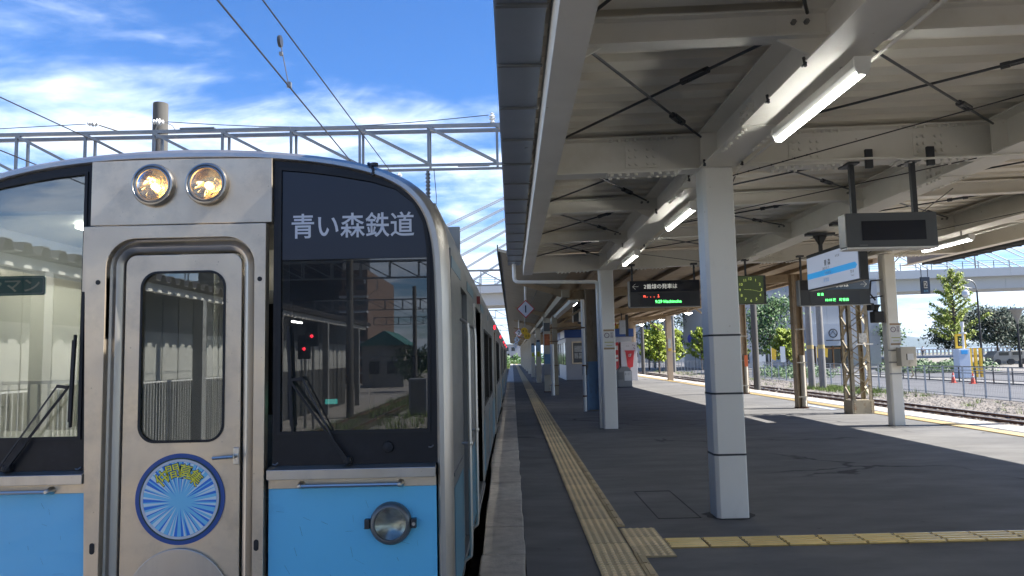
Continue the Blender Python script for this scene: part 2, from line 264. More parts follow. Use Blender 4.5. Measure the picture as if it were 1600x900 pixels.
# ------------------------------------------------------------------ mesh helper
def root_of(o):
    while o.parent: o = o.parent
    return o
class MB:
    def __init__(s): s.v = []; s.f = []
    def add(s, vs_, fs):
        k = len(s.v); s.v += [tuple(p) for p in vs_]; s.f += [tuple(i + k for i in f) for f in fs]; return s
    def box(s, x0, x1, y0, y1, z0, z1):
        return s.add([(x0, y0, z0), (x1, y0, z0), (x1, y1, z0), (x0, y1, z0), (x0, y0, z1), (x1, y0, z1), (x1, y1, z1), (x0, y1, z1)],
                     [(0, 3, 2, 1), (4, 5, 6, 7), (0, 1, 5, 4), (1, 2, 6, 5), (2, 3, 7, 6), (3, 0, 4, 7)])
    def cyl(s, p0, p1, r0, r1=None, n=10):
        r1 = r0 if r1 is None else r1
        p0, p1 = Vector(p0), Vector(p1); d = (p1 - p0).normalized()
        q = d.to_track_quat('Z', 'Y'); vs_ = []
        for p, r in ((p0, r0), (p1, r1)):
            for i in range(n):
                t = 2 * PI * i / n; vs_.append(p + q @ Vector((r * math.cos(t), r * math.sin(t), 0)))
        fs = [(i, (i + 1) % n, n + (i + 1) % n, n + i) for i in range(n)] + [tuple(range(n - 1, -1, -1)), tuple(range(n, 2 * n))]
        return s.add(vs_, fs)
    def tube(s, pts, r, n=6):
        for i in range(len(pts) - 1): s.cyl(pts[i], pts[i + 1], r, r, n)
        return s
    def bar(s, p0, p1, wd, hd, upv=(0, 0, 1)):
        p0, p1 = Vector(p0), Vector(p1); d = (p1 - p0).normalized(); sd = d.cross(Vector(upv)).normalized(); u = sd.cross(d)
        vs_ = [p + sd * a * wd / 2 + u * b * hd / 2 for p in (p0, p1) for a, b in ((-1, -1), (1, -1), (1, 1), (-1, 1))]
        return s.add(vs_, [(0, 1, 2, 3), (7, 6, 5, 4), (0, 4, 5, 1), (1, 5, 6, 2), (2, 6, 7, 3), (3, 7, 4, 0)])
    def prism(s, poly, ax, a0, a1):
        n = len(poly)
        def P(p, a): return {'y': (p[0], a, p[1]), 'x': (a, p[0], p[1]), 'z': (p[0], p[1], a)}[ax]
        vs_ = [P(p, a0) for p in poly] + [P(p, a1) for p in poly]
        return s.add(vs_, [tuple(range(n)), tuple(range(2 * n - 1, n - 1, -1))] + [(i, i + n, (i + 1) % n + n, (i + 1) % n) for i in range(n)])
    def lathe(s, prof, c, ax='y', n=24, close=False):
        # prof: list of (radius, position along axis)
        vs_ = []
        for r, h in prof:
            for i in range(n):
                t = 2 * PI * i / n; u, v_ = r * math.cos(t), r * math.sin(t)
                vs_.append({'y': (c[0] + u, c[1] + h, c[2] + v_), 'z': (c[0] + u, c[1] + v_, c[2] + h), 'x': (c[0] + h, c[1] + u, c[2] + v_)}[ax])
        fs = [(j * n + i, j * n + (i + 1) % n, (j + 1) * n + (i + 1) % n, (j + 1) * n + i) for j in range(len(prof) - 1) for i in range(n)]
        return s.add(vs_, fs)
    def ring(s, outer, inner, y0, y1):
        # plate in XZ with a hole, between y0 (front) and y1 (back); both outlines star shaped round the hole centre
        cx = sum(p[0] for p in inner) / len(inner); cz = sum(p[1] for p in inner) / len(inner)
        def cast(poly, t):
            d = (math.cos(t), math.sin(t)); best = None
            for i in range(len(poly)):
                x1, z1 = poly[i][0] - cx, poly[i][1] - cz; x2, z2 = poly[(i + 1) % len(poly)][0] - cx, poly[(i + 1) % len(poly)][1] - cz
                ex, ez = x2 - x1, z2 - z1; dt = d[0] * ez - d[1] * ex
                if abs(dt) < 1e-12: continue
                k = (x1 * ez - z1 * ex) / dt; u = (x1 * d[1] - z1 * d[0]) / dt
                if k > 0 and -1e-6 <= u <= 1 + 1e-6 and (best is None or k > best): best = k
            return (cx + d[0] * best, cz + d[1] * best)
        ts = sorted(set(round(math.atan2(p[1] - cz, p[0] - cx), 5) for p in list(outer) + list(inner)))
        n = len(ts); o = [cast(outer, t) for t in ts]; i_ = [cast(inner, t) for t in ts]
        vs_ = [(x, y0, z) for x, z in o] + [(x, y0, z) for x, z in i_] + [(x, y1, z) for x, z in o] + [(x, y1, z) for x, z in i_]
        fs = []
        for k in range(n):
            j = (k + 1) % n
            fs += [(k, j, n + j, n + k), (2 * n + k, 3 * n + k, 3 * n + j, 2 * n + j), (k, 2 * n + k, 2 * n + j, j), (n + k, n + j, 3 * n + j, 3 * n + k)]
        return s.add(vs_, fs)
    def rotz(s, ang, c):
        ca, sa = math.cos(ang), math.sin(ang)
        s.v = [(c[0] + (x - c[0]) * ca - (y - c[1]) * sa, c[1] + (x - c[0]) * sa + (y - c[1]) * ca, z) for x, y, z in s.v]; return s
    def shear(s, k=0.025, x0=1.95):
        s.v = [(x, y, z + k * (x - x0)) for x, y, z in s.v]; return s
    def move(s, dx, dy, dz): s.v = [(x + dx, y + dy, z + dz) for x, y, z in s.v]; return s
    def mesh(s, name, m, smooth=False, off=(0, 0, 0)):
        me = bpy.data.meshes.new(name)
        me.from_pydata([(x - off[0], y - off[1], z - off[2]) for x, y, z in s.v], [], s.f)
        me.materials.append(m); me.validate(); me.update()
        if smooth:
            me.shade_smooth() if hasattr(me, 'shade_smooth') else [setattr(p, 'use_smooth', True) for p in me.polygons]
            try: me.set_sharp_from_angle(angle=math.radians(40))
            except Exception: pass
        return me
    def build(s, name, m, parent=None, smooth=False, bevel=0.0, kind=None, label=None, loc=None, seg=2):
        off = tuple(root_of(parent).location) if parent else (loc or (0, 0, 0))
        o = bpy.data.objects.new(name, s.mesh(name, m, smooth, off)); COL.objects.link(o)
        if parent: o.parent = parent
        else: o.location = off
        if bevel:
            b = o.modifiers.new('bevel', 'BEVEL'); b.width = bevel; b.segments = seg; b.limit_method = 'ANGLE'; b.angle_limit = math.radians(40)
        if kind: o['kind'] = kind
        if label: o['label'] = label
        return o
def tag(o, label, cat, group=None):
    o['label'] = label; o['category'] = cat
    if group: o['group'] = group
    return o
def thing(name, label, cat, loc=(0, 0, 0), group=None):
    o = bpy.data.objects.new(name, None); COL.objects.link(o); o.location = loc; o.empty_display_size = 0.2
    return tag(o, label, cat, group)
def kids(o): return [c for c in o.children]
def dup(root, loc, label=None, group=None):
    def cp(o, par):
        c = o.copy(); COL.objects.link(c); c.parent = par
        for k in kids(o): cp(k, c)
        return c
    r = cp(root, None); r.location = loc
    if label: r['label'] = label
    if group: r['group'] = group
    return r
def inst(src, name, parent, dx=0, dy=0, dz=0):
    # a further copy of a part, sharing its mesh
    o = bpy.data.objects.new(name, src.data); COL.objects.link(o); o.parent = parent
    o.location = (dx, dy, dz)
    for md in src.modifiers:
        if md.type == 'BEVEL':
            b = o.modifiers.new('bevel', 'BEVEL'); b.width = md.width; b.segments = md.segments; b.limit_method = 'ANGLE'; b.angle_limit = md.angle_limit
    return o
def text(s, width, height, loc, m, parent, name='lettering', face='-y', bold=0.0, depth=0.0015, rot=0.0, align='c'):
    """flat lettering: fitted to width x height (either may be None) and centred (or left aligned) on loc"""
    cu = bpy.data.curves.new(name, 'FONT'); cu.body = s; cu.size = 1; cu.resolution_u = 3; cu.offset = bold; cu.extrude = 0
    to = bpy.data.objects.new('t', cu); COL.objects.link(to)
    me = bpy.data.meshes.new_from_object(to); bpy.data.objects.remove(to)
    xs = [v.co.x for v in me.vertices]; ys = [v.co.y for v in me.vertices]
    if not xs: return None
    x0, x1, y0, y1 = min(xs), max(xs), min(ys), max(ys)
    sx = width / (x1 - x0) if width else height / (y1 - y0); sy = height / (y1 - y0) if height else sx
    off = root_of(parent).location; co, so = math.cos(rot), math.sin(rot)
    for v in me.vertices:
        a = (v.co.x - (x0 + x1) / 2) * sx if align == 'c' else (v.co.x - x0) * sx
        b = (v.co.y - (y0 + y1) / 2) * sy
        a, b = a * co - b * so, a * so + b * co
        p = {'-y': (a, 0, b), '-x': (0, -a, b), '+x': (0, a, b)}[face]
        v.co = (p[0] + loc[0] - off[0], p[1] + loc[1] - off[1], p[2] + loc[2] - off[2])
    me.materials.clear(); me.materials.append(m)
    o = bpy.data.objects.new(name, me); COL.objects.link(o); o.parent = parent
    return o
def rrect(x0, x1, z0, z1, r, n=6):
    pts = []
    for cx, cz, a0 in ((x1 - r, z1 - r, 0), (x0 + r, z1 - r, 90), (x0 + r, z0 + r, 180), (x1 - r, z0 + r, 270)):
        for i in range(n + 1):
            t = math.radians(a0 + 90 * i / n); pts.append((cx + r * math.cos(t), cz + r * math.sin(t)))
    return pts

# ================================================================== SETTING: ground, tracks, platform
MB().box(-900, 6000, -400, 9000, -1.6, -1.3).build('ground', land_m, kind='structure')
MB().box(9.0, 22.3, -120, 260, -1.25, -1.0).build('track_bed', gravel_m, kind='structure')
MB().box(-60, 9.0, -120, 260, -1.25, -1.003).build('track_bed', mat('pale ballast', (.34, .315, .28), .95, var=.3, vscale=9, dark=(.2, .18, .15), dscale=2.5, dcut=(.5, .75), bump=1.0, bscale=22), kind='structure')  # left bed made paler to bounce light onto the train front
MB().box(22.3, 31.6, -60, 260, -1.25, -0.985).build('service_road', road_m, kind='structure')
MB().box(31.6, 34.0, -60, 260, -1.25, -0.90).build('pavement', conc, kind='structure')
MB().box(34.0, 44.0, -60, 260, -1.25, -0.98).build('far_road', road_m, kind='structure')
MB().box(44.0, 120, 20, 100, -1.25, -0.88).build('plaza', pave_m, kind='structure')
MB().add([(60, 100, -0.88), (150, 100, -0.88), (150, 128, 0.0), (60, 128, 0.0), (60, 175, 0.0), (150, 175, 0.0), (60, 100, -1.3), (150, 100, -1.3), (60, 175, -1.3), (150, 175, -1.3)],
         [(0, 1, 2, 3), (3, 2, 5, 4), (6, 0, 3, 4, 8), (1, 7, 9, 5, 2), (4, 5, 9, 8), (6, 7, 1, 0)]).build('raised_plaza', pave_m, kind='structure')
MB().box(-3000, 7000, 400, 7600, -1.28, -1.22).build('sea', sea_m, kind='structure')

Y0, Y1 = -40.0, 150.0
pf = MB().box(0.07, 8.92, Y0, Y1, -0.30, 0.0).build('platform', asphalt, kind='structure')
MB().box(-0.14, 9.14, Y0, Y1, -1.2, -0.302).build('platform_wall', conc, kind='structure')
# granite edge stones, left edge
y = -2.0; k = 0; far_l = MB()
def edge_x(y): return -.245 - .09 * min(1, max(0, (y - 5) / 7))
while y < Y1:
    ln = random.choice((0.92, 1.1, 1.25, 1.4, 1.02))
    jl = random.uniform(-.012, .012); zt = 0.004 + random.uniform(0, .006)
    def stone(mb):
        mb.prism([(edge_x(y) + jl, y + .010), (0.068, y + .006), (0.074 + random.uniform(-.008, .008), y + ln * .3), (0.064 + random.uniform(-.008, .008), y + ln * .65), (0.070, y + ln - .004), (edge_x(y + ln) + jl, y + ln - .008)][::-1], 'z', -0.3, zt)
    if y < 46: stone_o = MB(); stone(stone_o); stone_o.build('kerb_stone', kerb_m, pf, bevel=0.012)
    else: stone(far_l)
    y += ln; k += 1
far_l.build('kerb_stones', kerb_m, pf, kind='stuff')
y = 8.0; far_r = MB(); near_b = MB().box(-0.335, 0.07, Y0, -2.0, -.3, .004).build('kerb', kerb_m, pf)
while y < 60:
    (MB().box(8.925, 9.30, y + .005, y + 1.195, -0.3, 0.006)).build('kerb_stone', kerb_m, pf, bevel=0.012); y += 1.2
MB().box(8.925, 9.30, y, Y1, -0.3, 0.006).build('kerb', kerb_m, pf); MB().box(8.925, 9.30, Y0, 8.0, -0.3, 0.006).build('kerb', kerb_m, pf)
MB().box(8.72, 8.915, Y0, Y1, 0.0005, 0.004).build('edge_line', mat('worn white line', (0.46, 0.46, 0.45), 0.8, var=.1, dark=(0.2, 0.2, 0.2), dscale=3), pf)

def dome(mb, x, y, z, r=0.0165, h=0.0075):
    vs_ = [(x + r * a, y + r * b, z) for a, b in ((-1, -1), (1, -1), (1, 1), (-1, 1))] + [(x + r * .5 * a, y + r * .5 * b, z + h) for a, b in ((-1, -1), (1, -1), (1, 1), (-1, 1))]
    mb.add(vs_, [(0, 1, 5, 4), (1, 2, 6, 5), (2, 3, 7, 6), (3, 0, 4, 7), (4, 5, 6, 7)])
def tile_mesh(dots=True, nx=5, ny=5, sx=.292, sy=.292, z=0.012):
    m_ = MB().box(-sx / 2, sx / 2, -sy / 2, sy / 2, 0.001, z)
    for i in range(nx):
        for j in range(ny): dome(m_, -sx / 2 + sx * (i + .5) / nx, -sy / 2 + sy * (j + .5) / ny, z)
    return m_
tile0 = None
y = 0.35
def worn(me, m, nbase=6):  # lighter domes and ribs: wear, plus relief light painted into the colour
    me.materials.append(m)
    for i, p in enumerate(me.polygons):
        if i >= nbase: p.material_index = 1
    return me
tl = worn(tile_mesh().mesh('tactile_tile', tact_m), mat('worn tile domes with painted relief', (.84, .66, .38), .5, objrand=.1))
bl = MB().box(-.036, .036, -.146, .146, .001, .012).box(-.014, .014, -.135, .135, .012, .020).mesh('border_bar', tact_m)
run = MB()
while y < Y1 - 3:
    if y < 34:
        o = bpy.data.objects.new('tactile_tile', tl); COL.objects.link(o); o.parent = pf; o.location = (0.715 + random.uniform(-.0015, .0015), y + .15, random.uniform(-.001, .001))
        if not (5.5 < y < 6.5):
            o = bpy.data.objects.new('border_bar', bl); COL.objects.link(o); o.parent = pf; o.location = (0.903, y + .15, 0)
    else:
        run.box(.567, .863, y, y + .297, .001, .014); run.box(.867, .939, y, y + .297, .001, .016)
    y += 0.3
run.build('tactile_strip', tact_m, pf, kind='stuff')
for r_ in range(3):
    o = bpy.data.objects.new('tactile_tile', tl); COL.objects.link(o); o.parent = pf; o.location = (1.02, 5.79 + .3 * r_, .0015)
# ribbed guiding tiles across the platform
gm = MB().box(-.1455, .1455, -.146, .146, .001, .009)
for j in range(4): gm.prism([(-.132 + j * .0715, .009), (-.122 + j * .0715, .018), (-.098 + j * .0715, .018), (-.088 + j * .0715, .009)], 'x', -.138, .138)
gm = worn(gm.mesh('guiding_tile', tactb_m), mat('worn guiding ribs with painted relief', (.90, .66, .26), .26, var=.1, vscale=5, objrand=.1))
x = 1.32
while x < 8.1:
    o = bpy.data.objects.new('guiding_tile', gm); COL.objects.link(o); o.parent = pf; o.location = (x, 6.04 + random.uniform(-.002, .002), 0); x += 0.3025
tr_ = worn(tile_mesh().mesh('tactile_tile', tactr_m), mat('worn ochre domes with painted relief', (.46, .34, .14), .5)); run = MB(); y = 9.0
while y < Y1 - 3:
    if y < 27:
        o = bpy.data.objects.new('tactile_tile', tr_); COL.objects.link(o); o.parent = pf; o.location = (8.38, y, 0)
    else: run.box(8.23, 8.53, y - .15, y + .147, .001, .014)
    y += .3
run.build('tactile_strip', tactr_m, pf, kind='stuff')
MB().box(7.88, 8.02, 18.9, 20.9, 0.0006, 0.004).build('painted_mark', mat('pale blue paint', (0.42, 0.50, 0.66), .7), pf)
hatch = MB()
for a, b, c, d in ((1.28, 1.29, 6.95, 8.3), (1.66, 1.67, 6.95, 8.3), (1.28, 1.67, 6.94, 6.95), (1.28, 1.67, 8.3, 8.31)): hatch.box(a, b, c, d, .0005, .003)
hatch.build('trench_cover_joint', mat('dark joint', (0.06, 0.06, 0.062), .9), pf, kind='stuff')

# tracks ------------------------------------------------------------
def track(name, xc, y0, y1, label):
    t = bpy.data.objects.new(name, None); COL.objects.link(t); t.location = (xc, y0, -1.0); t['kind'] = 'structure'
    for s in (-1, 1):
        x_ = xc + s * .566
        MB().box(x_ - .032, x_ + .032, y0, y1, -.92, -.89).box(x_ - .008, x_ + .008, y0, y1, -.985, -.92).box(x_ - .06, x_ + .06, y0, y1, -1.0, -.985).build('rail', rust_m, t)
        MB().box(x_ - .028, x_ + .028, y0, y1, -.889, -.886).build('rail_head', railtop_m, t)
    n = 0; yy = y0; mb = MB()
    while yy < y1: mb.box(xc - 1.0, xc + 1.0, yy, yy + .22, -1.02, -.975); yy += .62
    mb.build('sleepers', mat('sleeper', (.16, .13, .10), .9, var=.2, vscale=6), t, kind='stuff')
track('railway_track', -1.705, -110, 200, ''); track('railway_track', 11.0, -60, 200, ''); track('railway_track', 16.4, -60, 200, '')
track('railway_track', -6.2, -110, 200, '')
# loose ballast stones on the right of the platform
bs = MB()
for i in range(9000):
    yy = 12 + 70 * random.random() ** 1.4; xx = random.uniform(14.4, 22.2)
    r = random.uniform(.03, .075); zz = -1.0 + r * .3
    if random.random() < .03: r *= 2.2
    c = [(xx + r * random.uniform(.6, 1.2) * a, yy + r * random.uniform(.6, 1.2) * b, zz + r * c_ * random.uniform(.5, .9)) for a, b, c_ in ((-1, -.6, -.3), (1, -.7, -.3), (.2, 1, -.3), (0, 0, 1))]
    bs.add(c, [(0, 1, 3), (1, 2, 3), (2, 0, 3)])
bs.build('ballast_stones', stone_m, kind='stuff')
wd = MB()
def tuft(mb, x, y, z, h, n, sp):
    for i in range(n):
        a = random.uniform(0, 2 * PI); dx, dy = math.cos(a), math.sin(a); r = random.uniform(0, sp); hh = h * random.uniform(.5, 1)
        bx, by = x + r * dx, y + r * dy; l = hh * random.uniform(.2, .6)
        mb.add([(bx - dy * .012, by + dx * .012, z), (bx + dy * .012, by - dx * .012, z), (bx + dx * l, by + dy * l, z + hh)], [(0, 1, 2)])
for i in range(230):
    yy = random.choice((random.uniform(38, 52), random.uniform(14, 90), random.uniform(60, 110)))
    tuft(wd, random.uniform(18.5, 22.2), yy, -1.0, random.uniform(.12, .42), 14, .3)
for i in range(260): tuft(wd, random.uniform(18.6, 21.5), random.uniform(42, 50), -1.0, random.uniform(.15, .35), 14, .35)
for i in range(500): tuft(wd, random.uniform(-8, 9), random.uniform(150, 175), -1.0, random.uniform(.6, 2.4), 16, .9)
for i in range(900): tuft(wd, random.uniform(-7, -2.9), random.uniform(-60, -8), -1.0, random.uniform(.15, .5), 10, .3)
wd.build('weeds', grass_m, kind='stuff')

# ================================================================== NEW CANOPY over the near platform
YA, YB = -14.6, 15.5
can = thing('station_canopy', 'cream steel platform canopy with folded roof sheet and deep beams over the near platform', 'canopy', (0, 0, 0))
def ibeam_y(mb, xc, y0, y1, zb, h, fwid, tw=.012, tf=.014):
    mb.box(xc - fwid / 2, xc + fwid / 2, y0, y1, zb, zb + tf); mb.box(xc - fwid / 2, xc + fwid / 2, y0, y1, zb + h - tf, zb + h); mb.box(xc - tw / 2, xc + tw / 2, y0, y1, zb + tf, zb + h - tf); return mb
def ibeam_x(mb, yc, x0, x1, zb, h, fwid, tw=.012, tf=.014):
    mb.box(x0, x1, yc - fwid / 2, yc + fwid / 2, zb, zb + tf); mb.box(x0, x1, yc - fwid / 2, yc + fwid / 2, zb + h - tf, zb + h); mb.box(x0, x1, yc - tw / 2, yc + tw / 2, zb + tf, zb + h - tf); return mb
ZB = 3.19                                         # underside of the main beams at x = 1.95
GX = (1.95, 4.66, 7.36)
MAINY = (-9.7, -1.32, 7.02, 15.2)
for gx in GX:
    g = ibeam_y(MB(), gx, YA, YB - .1, ZB, .34, .34).shear().build('girder', beam_m, can)
# left edge channel: web on the outside, flange turned in
MB().box(.262, .45, YA, YB + .05, ZB, ZB + .012).box(.262, .274, YA, YB + .05, ZB + .012, ZB + .30).box(.262, .42, YA, YB + .05, ZB + .30, ZB + .312).shear().build('edge_beam', beam_m, can)
MB().box(9.02, 9.22, YA, YB + 1.9, ZB, ZB + .012).box(9.208, 9.22, YA, YB + 1.9, ZB + .012, ZB + .34).shear().build('edge_beam', beam_m, can)
for my in MAINY:
    for i, (a, b) in enumerate(((.28, GX[0] - .007), (GX[0] + .007, GX[1] - .007), (GX[1] + .007, GX[2] - .007), (GX[2] + .007, 9.2))):
        mb = ibeam_x(MB(), my, a, b, ZB + .002, .336, .21).shear(); cb = mb.build('cross_beam', beam_m, can)
for yy in (-12.4, -6.9, -4.1, 1.45, 4.42, 9.78, 12.35):
    for a, b in ((.28, GX[0] - .007), (GX[0] + .007, GX[1] - .007), (GX[1] + .007, GX[2] - .007), (GX[2] + .007, 9.2)):
        cb = ibeam_x(MB(), yy, a, b, ZB + .17, .166, .13).shear().build('secondary_beam', beam_m, can)
        gp = MB()                                  # gusset plates where it meets the girders
        gp.prism([(b - .30, ZB + .17), (b - .30, ZB + .33), (b, ZB + .33), (b, ZB + .015)], 'y', yy - .009, yy + .009)
        gp.shear().build('gusset_plate', beam_m, can); gp = MB()
        gp.prism([(a, ZB + .015), (a, ZB + .33), (a + .30, ZB + .33), (a + .30, ZB + .17)], 'y', yy - .009, yy + .009)
        gp.shear().build('gusset_plate', beam_m, can)
        bo = MB()
        for xx in (a + .12, a + .20, b - .20, b - .12): bo.cyl((xx, yy - .032, ZB + .27), (xx, yy - .009, ZB + .27), .017, n=6)
        bo.shear().build('bolts', galv_m, can, kind='stuff')
# splice plates with their bolts
def splice(xc, my):
    sp = MB().box(xc - .16, xc + .16, my - .017, my - .007, ZB + .055, ZB + .275).shear().build('splice_plate', beam_m, can, bevel=.002)
    MB().box(xc - .34, xc + .34, my - .10, my + .10, ZB - .009, ZB + .0015).shear().build('splice_plate', beam_m, can, bevel=.002)
    bo = MB()
    for i in (-.115, -.055, .055, .115):
        for j in (.095, .165, .235): bo.cyl((xc + i, my - .037, ZB + j), (xc + i, my - .016, ZB + j), .0185, n=6)
    for i in range(8):
        xx = xc - .30 + i * .075 + (.075 if i > 3 else 0)
        for q in (-.07, .07):
            bo.cyl((xx, my + q, ZB - .028), (xx, my + q, ZB - .008), .0165, n=6)
            if q < 0: bo.cyl((xx, my + q, ZB + .30), (xx, my + q, ZB + .322), .0165, n=6)
    bo.shear().build('bolts', beam_m, can, kind='stuff')
for my in MAINY[1:]:
    for xc in (1.27, 2.82, 4.0, 5.4, 6.75, 8.1): splice(xc, my)
def splice_g(gx, yc):
    MB().box(gx - .17, gx + .17, yc - .36, yc + .36, ZB - .009, ZB - .001).shear().build('splice_plate', beam_m, can, bevel=.002)
    MB().box(gx - .017, gx - .007, yc - .16, yc + .16, ZB + .055, ZB + .275).shear().build('splice_plate', beam_m, can, bevel=.002)
    bo = MB()
    for i in range(8):
        yy = yc - .30 + i * .075 + (.075 if i > 3 else 0)
        for q in (-.13, .13): bo.cyl((gx + q, yy, ZB - .028), (gx + q, yy, ZB - .008), .0165, n=6)
    for i in (-.115, -.055, .055, .115):
        for j in (.095, .165, .235): bo.cyl((gx - .037, yc + i, ZB + j), (gx - .016, yc + i, ZB + j), .0185, n=6)
    bo.shear().build('bolts', beam_m, can, kind='stuff')
for gx in GX:
    for yc in (5.95, 8.1, 14.1): splice_g(gx, yc)
# web stiffeners on the girders
st = MB()
for gx in GX:
    for my in MAINY:
        for q in (-.15, .15): st.box(gx - .16, gx - .007, my + q - .006, my + q + .006, ZB + .014, ZB + .325)
st.shear().build('web_stiffeners', beam_m, can, kind='stuff')
# folded roof sheets: one fold is one part
P = .335; zz0, zz1 = ZB + .375, ZB + .455
prof = [(0, zz0), (.185, zz0), (.200, zz1), (.320, zz1), (P, zz0)]
prof2 = prof + [(P, zz0 + .012), (.323, zz1 + .012), (.197, zz1 + .012), (.182, zz0 + .012), (0, zz0 + .012)]
fold = MB().prism([(p[0] + YA, p[1]) for p in prof2], 'x', .02, 9.21).shear()
first = None; n = int((YB - YA) / P) + 1
for i in range(n):
    if first is None: first = fold.build('roof_fold', deck_m, can)
    else: inst(first, 'roof_fold', can, 0, i * P, 0)
MB().box(.0, 9.23, YA, YA + n * P + .02, zz1 + .02, zz1 + .035).shear().build('roof_cover', gutter_m, can)
MB().prism([(9.236, 3.60), (9.72, 3.50), (9.74, 3.56), (9.236, 3.80)], 'y', YA, YB + 1.9).build('eaves_panel', white_m, can)
MB().box(9.19, 9.235, YA, YB + .1, ZB + .345, zz1 + .034).shear().build('roof_fascia', beam_m, can)
# little sheet clips above each girder
cl = MB()
for gx in GX:
    for i in range(n): cl.box(gx - .10, gx + .10, YA + i * P + .03, YA + i * P + .045, ZB + .342, zz0 - .002)
cl.shear().build('sheet_clips', beam_m, can, kind='stuff')
# left box gutter with its lip and downpipe
gt = MB().box(-.035, .215, YA, YB + .05, 3.36, 3.372).box(-.047, -.035, YA, YB + .05, 3.36, 3.56).box(.215, .227, YA, YB + .05, 3.372, 3.53).box(-.066, -.047, YA, YB + .05, 3.545, 3.56)
gt.build('gutter', gutter_m, can)
gb = MB()
yy = YA
while yy < YB: gb.box(-.05, .235, yy, yy + .03, 3.345, 3.3585); yy += .84
gb.build('gutter_brackets', galv_m, can, kind='stuff')
dp = MB(); pts = [(.075, 15.40, 3.36), (.075, 15.40, 3.09), (.085, 15.40, 3.04), (.12, 15.40, 3.005), (.17, 15.40, 2.995), (1.72, 15.40, 2.965), (1.76, 15.40, 2.95), (1.775, 15.40, 2.92), (1.775, 15.42, .0)]
dp.tube(pts, .038, 10)
for p in pts[1:-1]: dp.lathe([(0, -.038), (.027, -.027), (.038, 0), (.027, .027), (0, .038)], p, 'z', 10)
dp.build('downpipe', white_m, can, smooth=True)
# cross braces of round rod with turnbuckles
def rod(x0, y0, x1, y1, z=ZB + .27, tb=.72):
    def zz(x): return z + .025 * (x - 1.95)
    p0, p1 = Vector((x0, y0, zz(x0))), Vector((x1, y1, zz(x1)))
    r = MB().cyl(p0, p1, .0105, n=6).build('brace_rod', dark_m, can)
    c = p0.lerp(p1, tb); d = (p1 - p0).normalized(); s = d.cross(Vector((0, 0, 1))).normalized()
    b = MB()
    for q in (-1, 1):
        b.bar(c - d * .12 + s * q * .027, c + d * .12 + s * q * .027, .012, .022)
        b.cyl(c + d * q * .10 - d * .03, c + d * q * .10 + d * .03, .026, n=8)
    b.build('turnbuckle', dark_m, r)
ys = [1.45, 4.42, 6.92, 7.12, 9.78, 12.35, 15.1]
for a, b in ((-1.2, 1.40), (1.5, 4.38), (4.46, 6.90), (7.14, 9.74), (9.82, 12.31), (12.39, 15.08)):
    for x0, x1 in ((.47, 1.78), (2.13, 4.48), (4.84, 7.18), (7.54, 9.0)):
        rod(x0, a + .12, x1, b - .10, tb=.74); rod(x0, b - .10, x1, a + .12, ZB + .293, tb=.68)
# thin tension cables slung under the beams
for p0, p1 in (((1.98, 7.0, 3.10), (4.9, 4.6, 3.47)), ((2.15, 9.4, 3.12), (4.4, 6.95, 3.24)), ((3.0, 11.0, 3.30), (2.2, 7.2, 3.17)), ((4.85, 14.6, 3.1), (7.1, 9.9, 3.3)), ((6.9, 14.7, 3.25), (4.9, 8.2, 3.22)), ((4.4, 15.0, 3.2), (2.2, 12.6, 3.15))):
    a_, b_ = Vector(p0), Vector(p1)
    cb = MB().cyl(a_, b_, .0055, n=5)
    for i in range(7): q = a_.lerp(b_, .05 + i * .028); cb.lathe([(0, -.010), (.012, 0), (0, .010)], q, 'z', 6)
    cb.build('stay_wire', wire_m, can)
# conduits along the beams
MB().tube([(2.1, 6.86, 3.215), (3.55, 6.86, 3.24), (3.7, 6.86, 3.22), (7.2, 6.86, 3.30)], .012).build('conduit', beam_m, can)
MB().tube([(2.16, -4, 3.18), (2.16, 6.8, 3.175), (2.19, 7.3, 3.175), (2.16, 15, 3.175)], .011).build('conduit', beam_m, can)
MB().tube([(7.60, 2, 3.30), (7.60, 14.5, 3.30), (7.53, 14.7, 3.15), (7.5, 14.74, 2.2)], .011).build('conduit', beam_m, can)
cc_ = MB()
for gx in (1.78, 2.12):
    for yy in (4.35, 5.0, 6.7, 7.3, 9.0, 11.8):
        cc_.cyl((gx, yy, ZB - .03), (gx, yy + .02, ZB + .03), .011, n=6).cyl((gx, yy - .01, ZB - .012), (gx, yy + .05, ZB - .012), .008, n=5)
cc_.build('flange_clamps', dark_m, can, kind='stuff')

# pillars -------------------------------------------------------------
def pillar(x, y, wd, label, group, m=white_m, bands=(1.632, 1.105, .560), loc=None, top=None):
    top = top or ZB + .025 * (x + wd / 2 - 1.95) - .001; c = .032
    p = thing('canopy_pillar', label, 'pillar', (x + wd / 2, y + wd / 2, 0), group)
    poly = [(x + c, y), (x + wd - c * .4, y), (x + wd, y + c * .4), (x + wd, y + wd - c), (x + wd - c, y + wd), (x + c, y + wd), (x, y + wd - c), (x, y + c)]
    MB().prism(poly, 'z', 0, top).build('shaft', m, p, bevel=.004)
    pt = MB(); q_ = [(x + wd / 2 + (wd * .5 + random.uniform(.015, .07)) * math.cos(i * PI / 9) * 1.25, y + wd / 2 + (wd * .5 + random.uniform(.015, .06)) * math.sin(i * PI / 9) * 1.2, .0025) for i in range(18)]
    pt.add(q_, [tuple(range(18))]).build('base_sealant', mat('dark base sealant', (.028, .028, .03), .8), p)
    for b in bands:
        g = .004; po = [(x + c - .001, y - g), (x + wd - c * .4, y - g), (x + wd + g, y + c * .4), (x + wd + g, y + wd - c), (x + wd - c, y + wd + g), (x + c, y + wd + g), (x - g, y + wd - c), (x - g, y + c)]
        MB().prism(po, 'z', b - .0085, b + .0085).build('joint_band', dark_m, p)
    return p
GP = 'pillars carrying the near canopy'
p1 = pillar(1.800, 6.88, .285, 'nearest white pillar, tall with three dark joint bands, beside the tactile strip', GP)
